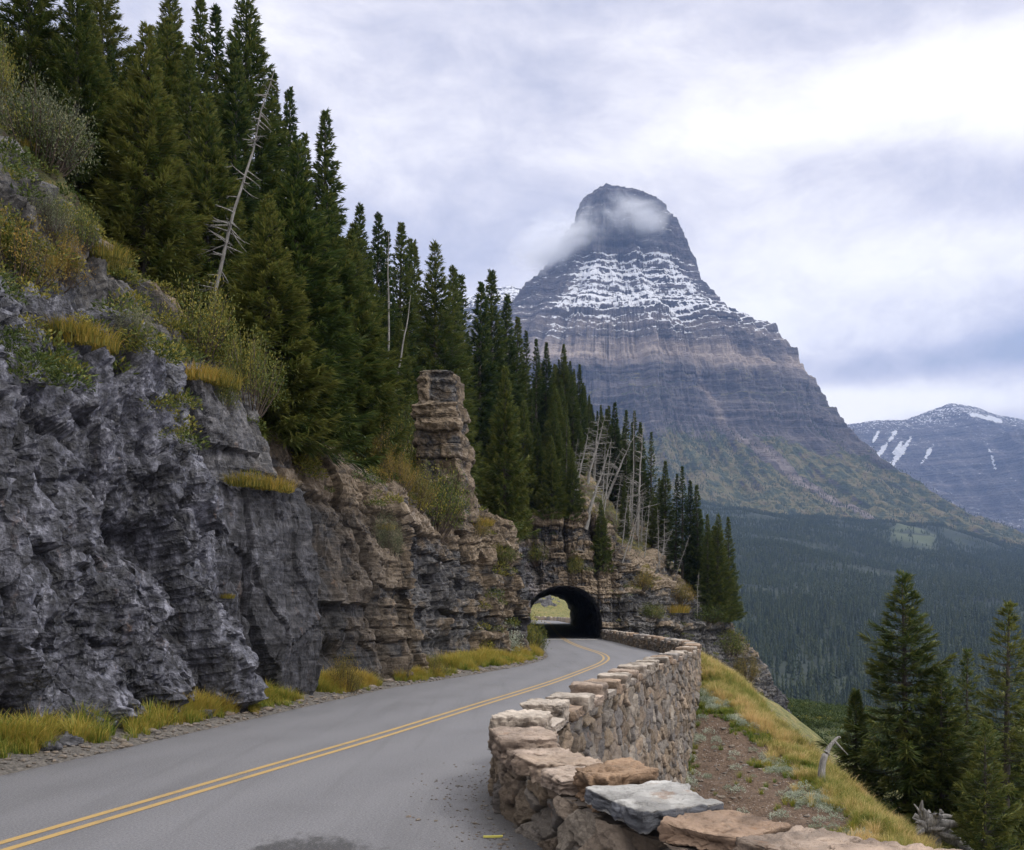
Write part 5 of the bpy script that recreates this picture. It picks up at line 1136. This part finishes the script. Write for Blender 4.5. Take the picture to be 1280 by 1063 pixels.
many_tufts('verge_grass', np.stack([x, y, zz], 1), sz, np.clip(.40 + nz * .75 + rg.normal(0, .09, len(x)), 0, 1), MGRASS, PG, 2, 1.15); print('verge tufts', len(x))
# grass, sage and straw on the bank
y = rg.uniform(13, 47, 26000); xc = np.interp(y, CREST[:, 1], CREST[:, 0]); d = rg.uniform(-5.2, 2.2, len(y)); x = xc + d
p2 = np.stack([x, y, 0 * x], 1); nz = fbm(p2 * .5, 4, 44); n3 = fbm(p2 * 1.1, 3, 45)
v = .9 * sstep(-1.3, .1, d + nz * 1.8 + sstep(33, 38, y) * 1.6 - sstep(24, 18, y) * .3) + .04 + .45 * (x < np.interp(y, WIY[:, 1], WIY[:, 0]) + .95)
w = np.interp(y, WIY[:, 1], WIY[:, 0]); ok = (x > w + .62) & (rg.random(len(y)) < v); x, y, d, n3, nz = x[ok], y[ok], d[ok], n3[ok], nz[ok]; z = bank_z(x, y)
straw = d + n3 * 1.2 > -.1; sage = ~straw & (n3 > -.08)
for nm, kk, mat, s0, s1, frac in (('straw_grass', straw, MSTRAW, .20, .52, .5), ('bank_grass', ~straw & ~sage, MGRASS, .14, .34, .7)):
    i = np.where(kk)[0]; i = i[rg.random(len(i)) < frac]; many_tufts(nm, np.stack([x[i], y[i], z[i]], 1), rg.uniform(s0, s1, len(i)), np.clip(.42 + nz[i] * .5 + n3[i] * .45 + rg.normal(0, .10, len(i)), 0, 1), mat, PG, 5, 1.1); print(nm, len(i))
LC = []
for s in range(4):
    r = np.random.default_rng(60 + s); m = 170; q = unit(r.normal(0, 1, (m, 3))) * r.uniform(.25, 1, (m, 1)) ** .5; q[:, 2] = np.abs(q[:, 2]) * .8
    V, Q = kites(q * np.array([.5, .5, .7]), q + r.normal(0, .5, (m, 3)) + np.array([0, 0, .4]), r.uniform(.08, .17, m), r.uniform(.035, .065, m), r.normal(0, 1, (m, 3)) + np.array([0, 0, .5]), .06); LC.append((V, Q, np.repeat(r.normal(0, .15, m), 4)))
i = np.where(sage)[0]; i = i[rg.random(len(i)) < .5]; many_tufts('sage_cover', np.stack([x[i], y[i], z[i]], 1), rg.uniform(.18, .42, len(i)), np.clip(rg.normal(.5, .15, len(i)), 0, 1), MSAGE, LC, 7, 1.25); print('sage', len(i))
# undergrowth on the hill, brush on the slope beyond
pts, ti = [], []
rq = random.Random(11)
for k in range(15000):
    px, py = rq.uniform(-10, 960), rq.uniform(0, 880); h, nrm = ray(px, py)
    if h is None or nrm.z < .42 or (h.z < 5.3 and px < 600): continue
    if h.y > 83 and abs(h.x - 4.45) < 3.7 and h.z < 5.4: continue
    if h.y > 100 and rq.random() < .6: continue
    pts.append((h.x, h.y, h.z - .05)); ti.append(rq.gauss(.45, .18))
pts = np.array(pts); nz = fbm(pts * .3, 3, 12); keep = rg.random(len(pts)) < np.clip(.55 + nz, .1, 1); pts = pts[keep]; ti = np.clip(np.array(ti)[keep] + nz[keep] * .3, 0, 1)
many_tufts('undergrowth', pts, rg.uniform(.3, .75, len(pts)), ti, MWILLOW, LC, 9, 1.3); print('undergrowth', len(pts))
yb = rg.uniform(100, 420, 16000); xb = yb * rg.uniform(.2, .55, len(yb)); zb, br = valley_z(xb, yb); k = br > .4
many_tufts('brush', np.stack([xb, yb, zb - .3], 1)[k], rg.uniform(.7, 2.0, k.sum()), np.clip(rg.normal(.22, .2, k.sum()), 0, 1), MWILLOW, LC, 10, 1.5)

# ------------------------------------------------------------------ loose stones
def stone_protos():
    out = []
    for s in range(5):
        r = np.random.default_rng(90 + s); u, v = np.meshgrid(np.linspace(0, 6.2832, 9), np.linspace(-1.45, 1.45, 6), indexing='ij'); d = np.stack([np.cos(u) * np.cos(v), np.sin(u) * np.cos(v), np.sin(v)], -1).reshape(-1, 3)
        V = d * np.array([.5, .36, .26]) * (1 + .35 * perlin(d * 1.7 + s * 5, s))[:, None]; out.append((V, grid_quads(9, 6)))
    return out
SP = stone_protos()
def stones(name, pts, size, seed):
    V, Q, tn = stamp_many(SP, pts, size * .8, size, rg.uniform(0, 6.28, len(pts)), rg.uniform(.2, .9, len(pts)), seed=seed)
    pal = STONE_COLS * .8 + .03; col = pal[(np.clip(tn, 0, .999) * len(pal)).astype(int)]
    n0 = len(SP[0][0]); tag(link(name, mesh_np(name, V, Q, mat=MSTONE, colors=dict(tint=col))), kind='stuff')
y = rg.uniform(8, 84, 2600); l = smooth_at(LE, y); x = l - np.abs(rg.normal(.12, .45, len(y))); zz = np.array([verge_z(a, b) for a, b in zip(x, y)]); k = rg.random(len(y)) < np.clip(22 / y, .15, 1)
stones('roadside_gravel', np.stack([x, y, zz + .01], 1)[k], np.clip(rg.lognormal(-2.75, .6, k.sum()), .02, .45), 1)
y = rg.uniform(14, 40, 3200); w = np.interp(y, WIY[:, 1], WIY[:, 0]); x = w + .7 + rg.uniform(0, 5.5, len(y)); stones('bank_gravel', np.stack([x, y, bank_z(x, y)], 1), np.clip(rg.lognormal(-2.7, .6, len(y)), .03, .4), 2)
y = rg.uniform(7.2, 13.5, 420); w = right_edge(y) - .3; x = w - np.abs(rg.normal(0, .4, len(y))); stones('wall_gravel', np.stack([x, y, 0 * x + .003], 1), np.clip(rg.lognormal(-3.9, .5, len(y)), .008, .07), 3)
SB = [(80, 940, .5, 'flat grey fallen rock at the road edge below the wet cliff'), (200, 905, .35, 'grey fallen rock in the grass by the road'), (422, 866, .5, 'dark fallen rock at the foot of the big buttress'), (418, 858, .6, 'dark fallen block against the big buttress'), (531, 846, .55, 'pale flat rock lying in roadside grass'), (64, 946, .3, 'dark fallen rock beside the flat grey one at the road edge')]
for i, (px, py, s, lab) in enumerate(SB):
    d = F * EYE / (py - HY) ; x = (px - HX) / F * d; r = np.random.default_rng(i); u, v = np.meshgrid(np.linspace(0, 6.2832, 30), np.linspace(-1.5, 1.5, 18), indexing='ij'); dd = np.stack([np.cos(u) * np.cos(v), np.sin(u) * np.cos(v), np.sin(v)], -1).reshape(-1, 3)
    V = dd * np.array([.5, .38, .22]) * s; V = V + dd * (fbm(V * 6 / s + i * 3, 4, i) * .16 * s + np.floor(perlin(V * 5 / s, i) * 4) * .02 * s)[:, None]
    tag(link('boulder', mesh_np('boulder', V, grid_quads(30, 18), mat=MROCK, attrs=dict(wet=np.full(len(V), .4), brown=np.full(len(V), .1), soil=np.zeros(len(V)), blk=np.full(len(V), .5))), loc=(x, d, verge_z(x, d) + .04)), lab, 'rock')
# driftwood root and stub below the bank, a scrap on the asphalt
def root_wood():
    r = np.random.default_rng(4); a = Acc(); c = pix(1165, 1035, 28)
    for k in range(26):
        an = r.uniform(0, 6.28); el = r.uniform(-.3, 1.2); L = r.uniform(.35, .75); w = np.linspace(0, 1, 8)[:, None]; d = np.array([math.cos(an) * math.cos(el), math.sin(an) * math.cos(el) * .6, math.sin(el)])
        path = d * L * w + np.cumsum(r.normal(0, .05, (8, 3)), 0) * (.4 + w); a.add(*tube(path, np.linspace(.19, .03, 8) * r.uniform(.6, 1.2), 8))
    path = np.array([(.0, 0, .1), (.35, .0, -.15), (.8, .05, -.5), (1.4, .1, -1.1)]); a.add(*tube(catmull(path, .1), .19, 9)); a.add(*tube(catmull([(.0, 0, .2), (.05, .1, -.4), (.1, .2, -1.6)], .15), .24, 9))
    m = a.mesh('dead_stump', MSNAG); co_ = np.array([v.co for v in m.vertices]); co_ += (fbm(co_ * 4, 4, 3)[:, None] * .09) * unit(co_ + .01); m.vertices.foreach_set('co', co_.astype(np.float32).ravel())
    tag(link('dead_stump', m, loc=tuple(c)), 'twisted grey root ball of a dead tree at the foot of the bank', 'stump')
root_wood()
p = pix(1026, 948, 30); a = Acc()
a.add(*tube(catmull([(0, 0, -1.6), (.05, 0, -.3), (.28, 0, .35), (.62, .05, .74), (.72, .05, .72)], .08), [.17] * 0 or np.interp(np.linspace(0, 1, len(catmull([(0, 0, -1.6), (.05, 0, -.3), (.28, 0, .35), (.62, .05, .74), (.72, .05, .72)], .08))), [0, .6, 1], [.18, .12, .03]), 8))
a.add(*tube([(.48, 0, .62), (.7, .02, .4), (.98, .05, .12)], [.05, .035, .012], 5))
ob = link('dead_stump', a.mesh('dead_stump', MSNAG), loc=tuple(p)); ob.scale = (.85, .85, .85); tag(ob, 'bent bare grey stub poking up behind the straw grass crest', 'stump')
def scrap():
    m, nt, b = material('yellow_wood'); b.inputs['Base Color'].default_value = rgb(.55, .50, .10); b.inputs['Roughness'].default_value = .7
    V = np.array([(x, y, z) for x in (-.085, -.03, .04, .09) for (y, z) in ((-.011, .002), (.011, .002), (.012, .018), (-.010, .016))], float); V[:, 1] += V[:, 0] * .12; V[:, 2] += np.abs(V[:, 0]) * .04
    Q = [(4 * i + j, 4 * i + (j + 1) % 4, 4 * i + 4 + (j + 1) % 4, 4 * i + 4 + j) for i in range(3) for j in range(4)] + [(3, 2, 1, 0), (12, 13, 14, 15)]
    o = link('wood_scrap', mesh_np('wood_scrap', V, Q, mat=m, smooth=False), loc=((616 - HX) / F * 8.85, 8.85, .003)); tag(o, 'small yellow scrap lying on the asphalt by the wall', 'scrap')
scrap()

# ------------------------------------------------------------------ mist around the summit
def build_mist():
    m = bpy.data.materials.new('summit_mist'); m.use_nodes = True; nt = NT(m.node_tree); o = nt.n('OutputMaterial')
    tc = nt.n('TexCoord').outputs['Object']
    r = nt.n('VectorMath', {0: tc}, operation='LENGTH').outputs['Value']
    P = nt.scaled(nt.n('NewGeometry').outputs['Position'], (.001, .001, .0014))
    n = nt.noise(P, 6.5, 9, .7, .9)
    dn = nt.math('MULTIPLY', nt.remap(nt.math('ADD', n, nt.math('MULTIPLY', nt.math('SUBTRACT', 1.0, r), .42)), .56, .92), MIST, clamp=False)
    dn = nt.math('MULTIPLY', dn, nt.remap(r, 1.0, .75))
    v = nt.n('VolumePrincipled', {'Color': (.97, .98, 1, 1), 'Density': dn, 'Anisotropy': .2}); nt.t.links.new(v.outputs[0], o.inputs['Volume'])
    u, w = np.meshgrid(np.linspace(0, 2 * np.pi, 33)[:-1], np.linspace(-1.5, 1.5, 16), indexing='ij'); V = np.stack([np.cos(u) * np.cos(w), np.sin(u) * np.cos(w), np.sin(w)], -1).reshape(-1, 3)
    Q = grid_quads(32, 16); j = np.arange(15); Q = np.vstack([Q, np.stack([31 * 16 + j, j, j + 1, 31 * 16 + j + 1], 1)])
    k = np.arange(32) * 16; n0 = len(V); V = np.vstack([V, [(0, 0, -1.0), (0, 0, 1.0)]]); T = np.vstack([np.stack([np.full(32, n0), np.roll(k, -1), k], 1), np.stack([np.full(32, n0 + 1), k + 15, np.roll(k, -1) + 15], 1)])
    me = mesh_np('mist', V, Q, T, mat=m)
    for (px, py, d, rx, ry, rz, rot) in MISTS:
        c = pix(px, py, d); ob = link('mist', me, loc=tuple(c)); ob.scale = (rx, ry, rz); ob.rotation_euler = (0, rot, 0); tag(ob, kind='stuff')
MIST = .017
MISTS = [(700, 298, 3330, 270, 110, 125, -.55), (790, 274, 3370, 190, 90, 110, .3), (690, 322, 3400, 120, 90, 60, -.2)]
build_mist()
# ------------------------------------------------------------------ sky, sun, camera
def build_world():
    w = bpy.data.worlds.new('World'); scene.world = w; w.use_nodes = True; nt = NT(w.node_tree)
    out = nt.n('OutputWorld')
    sky = nt.n('TexSky', None, sky_type='NISHITA'); sky.sun_disc = False; sky.sun_elevation = SUN_EL; sky.sun_rotation = SUN_ROT; sky.altitude = 1800
    clear = nt.n('Background', {'Color': sky.outputs[0], 'Strength': .10})
    D = nt.n('TexCoord').outputs['Generated']; sep = nt.n('SeparateXYZ', {0: D}); x, y, z = sep.outputs
    az = nt.math('ARCTAN2', x, y); el = nt.math('ARCSINE', z)
    Dv = nt.n('Mapping', {'Vector': D, 'Scale': (1, 1, 1.9), 'Location': (.37, .1, .22)}).outputs[0]
    wv = nt.n('VectorMath', {0: Dv, 1: nt.n('VectorMath', {0: nt.n('TexNoise', {'Vector': Dv, 'Scale': 2.1, 'Detail': 4}).outputs[1], 3: .28}, operation='SCALE').outputs[0]}, operation='ADD').outputs[0]
    n1 = nt.noise(wv, 2.6, 7, .5); n2 = nt.noise(wv, 8.5, 9, .62)
    def g(a0, e0, sa, se, k, jit=.16):
        """a bank of lighter or darker cloud centred on azimuth a0, elevation e0"""
        dx = nt.math('DIVIDE', nt.math('SUBTRACT', az, a0), sa)
        dy = nt.math('DIVIDE', nt.math('ADD', nt.math('SUBTRACT', el, e0), nt.math('MULTIPLY', nt.math('SUBTRACT', n1, .5), jit)), se)
        r = nt.math('ADD', nt.math('MULTIPLY', dx, dx), nt.math('MULTIPLY', dy, dy))
        return nt.math('MULTIPLY', nt.math('EXPONENT', nt.math('MULTIPLY', r, -1.0)), k)
    v = nt.math('ADD', nt.math('ADD', .54, nt.math('MULTIPLY', nt.math('SUBTRACT', n1, .5), 1.6)), nt.math('MULTIPLY', nt.math('SUBTRACT', n2, .5), 1.15))
    for args in CLOUDS: v = nt.math('ADD', v, g(*args))
    over = nt.remap(el, .55, 1.15)                      # unseen cloud overhead, brightened to add top light on the ground
    v = nt.math('ADD', v, nt.math('MULTIPLY', over, .45), clamp=True)
    col = nt.ramp(v, [(.0, (.38, .41, .51)), (.30, (.55, .55, .64)), (.52, (.72, .70, .76)), (.72, (.90, .87, .88)), (.9, (1.02, .99, .96)), (1, (1.06, 1.02, .99))])
    cloud = nt.n('Background', {'Color': col, 'Strength': nt.math('MULTIPLY', nt.math('ADD', 1.0, nt.math('MULTIPLY', over, .9)), CLOUD_STRENGTH)})
    cover = nt.remap(v, -.2, .02, .94, 1.0)
    mx = nt.n('MixShader', {0: cover, 1: clear.outputs[0], 2: cloud.outputs[0]}); nt.t.links.new(mx.outputs[0], out.inputs[0])
SUN_EL, SUN_AZ = math.radians(48), math.radians(118)     # azimuth clockwise from straight ahead (+Y)
SUN_ROT = SUN_AZ
CLOUD_STRENGTH = .98
def e_(py): return math.atan((HY - py) / F)
def a_(px): return math.atan((px - HX) / F)
CLOUDS = [
    (a_(1120), e_(400), .26, .07, .60), (a_(1060), e_(165), .22, .055, .35), (a_(1250), e_(130), .14, .05, .30),
    (a_(1130), e_(485), .25, .016, -.45, .05), (a_(1180), e_(528), .26, .02, .45, .04), (a_(1250), e_(275), .13, .05, -.32), (a_(960), e_(20), .30, .07, -.16), (a_(1250), e_(20), .2, .06, -.28),
    (a_(500), e_(60), .22, .1, -.10), (a_(560), e_(200), .2, .1, .10), (a_(700), e_(160), .10, .09, -.10),
]
build_world()
sd = bpy.data.lights.new('sun', 'SUN'); sd.energy = 1.5; sd.angle = math.radians(14); sd.color = (1, .965, .9)
so = bpy.data.objects.new('sun', sd); COL.objects.link(so)
dirv = Vector((math.sin(SUN_AZ) * math.cos(SUN_EL), math.cos(SUN_AZ) * math.cos(SUN_EL), math.sin(SUN_EL)))
so.rotation_euler = dirv.to_track_quat('Z', 'Y').to_euler()
cd = bpy.data.cameras.new('camera'); co = bpy.data.objects.new('camera', cd); COL.objects.link(co); scene.camera = co
cd.sensor_width = 36; cd.lens = 36 * F / 1280; cd.shift_y = (HY - 531.5) / 1280; cd.clip_start = .1; cd.clip_end = 30000
co.location = (0, 0, EYE); co.rotation_euler = (math.radians(90), 0, 0)
scene.view_settings.view_transform = 'Standard'; scene.view_settings.look = 'None'; scene.view_settings.exposure = .30; scene.view_settings.gamma = 1; scene.view_settings.use_curve_mapping = False
scene.render.engine = 'CYCLES'
cy = scene.cycles; cy.use_denoising = True; cy.max_bounces = 8; cy.diffuse_bounces = 3; cy.glossy_bounces = 2; cy.transmission_bounces = 2; cy.volume_bounces = 4; cy.transparent_max_bounces = 4; cy.use_adaptive_sampling = True; cy.adaptive_threshold = .02; cy.sample_clamp_indirect = 4
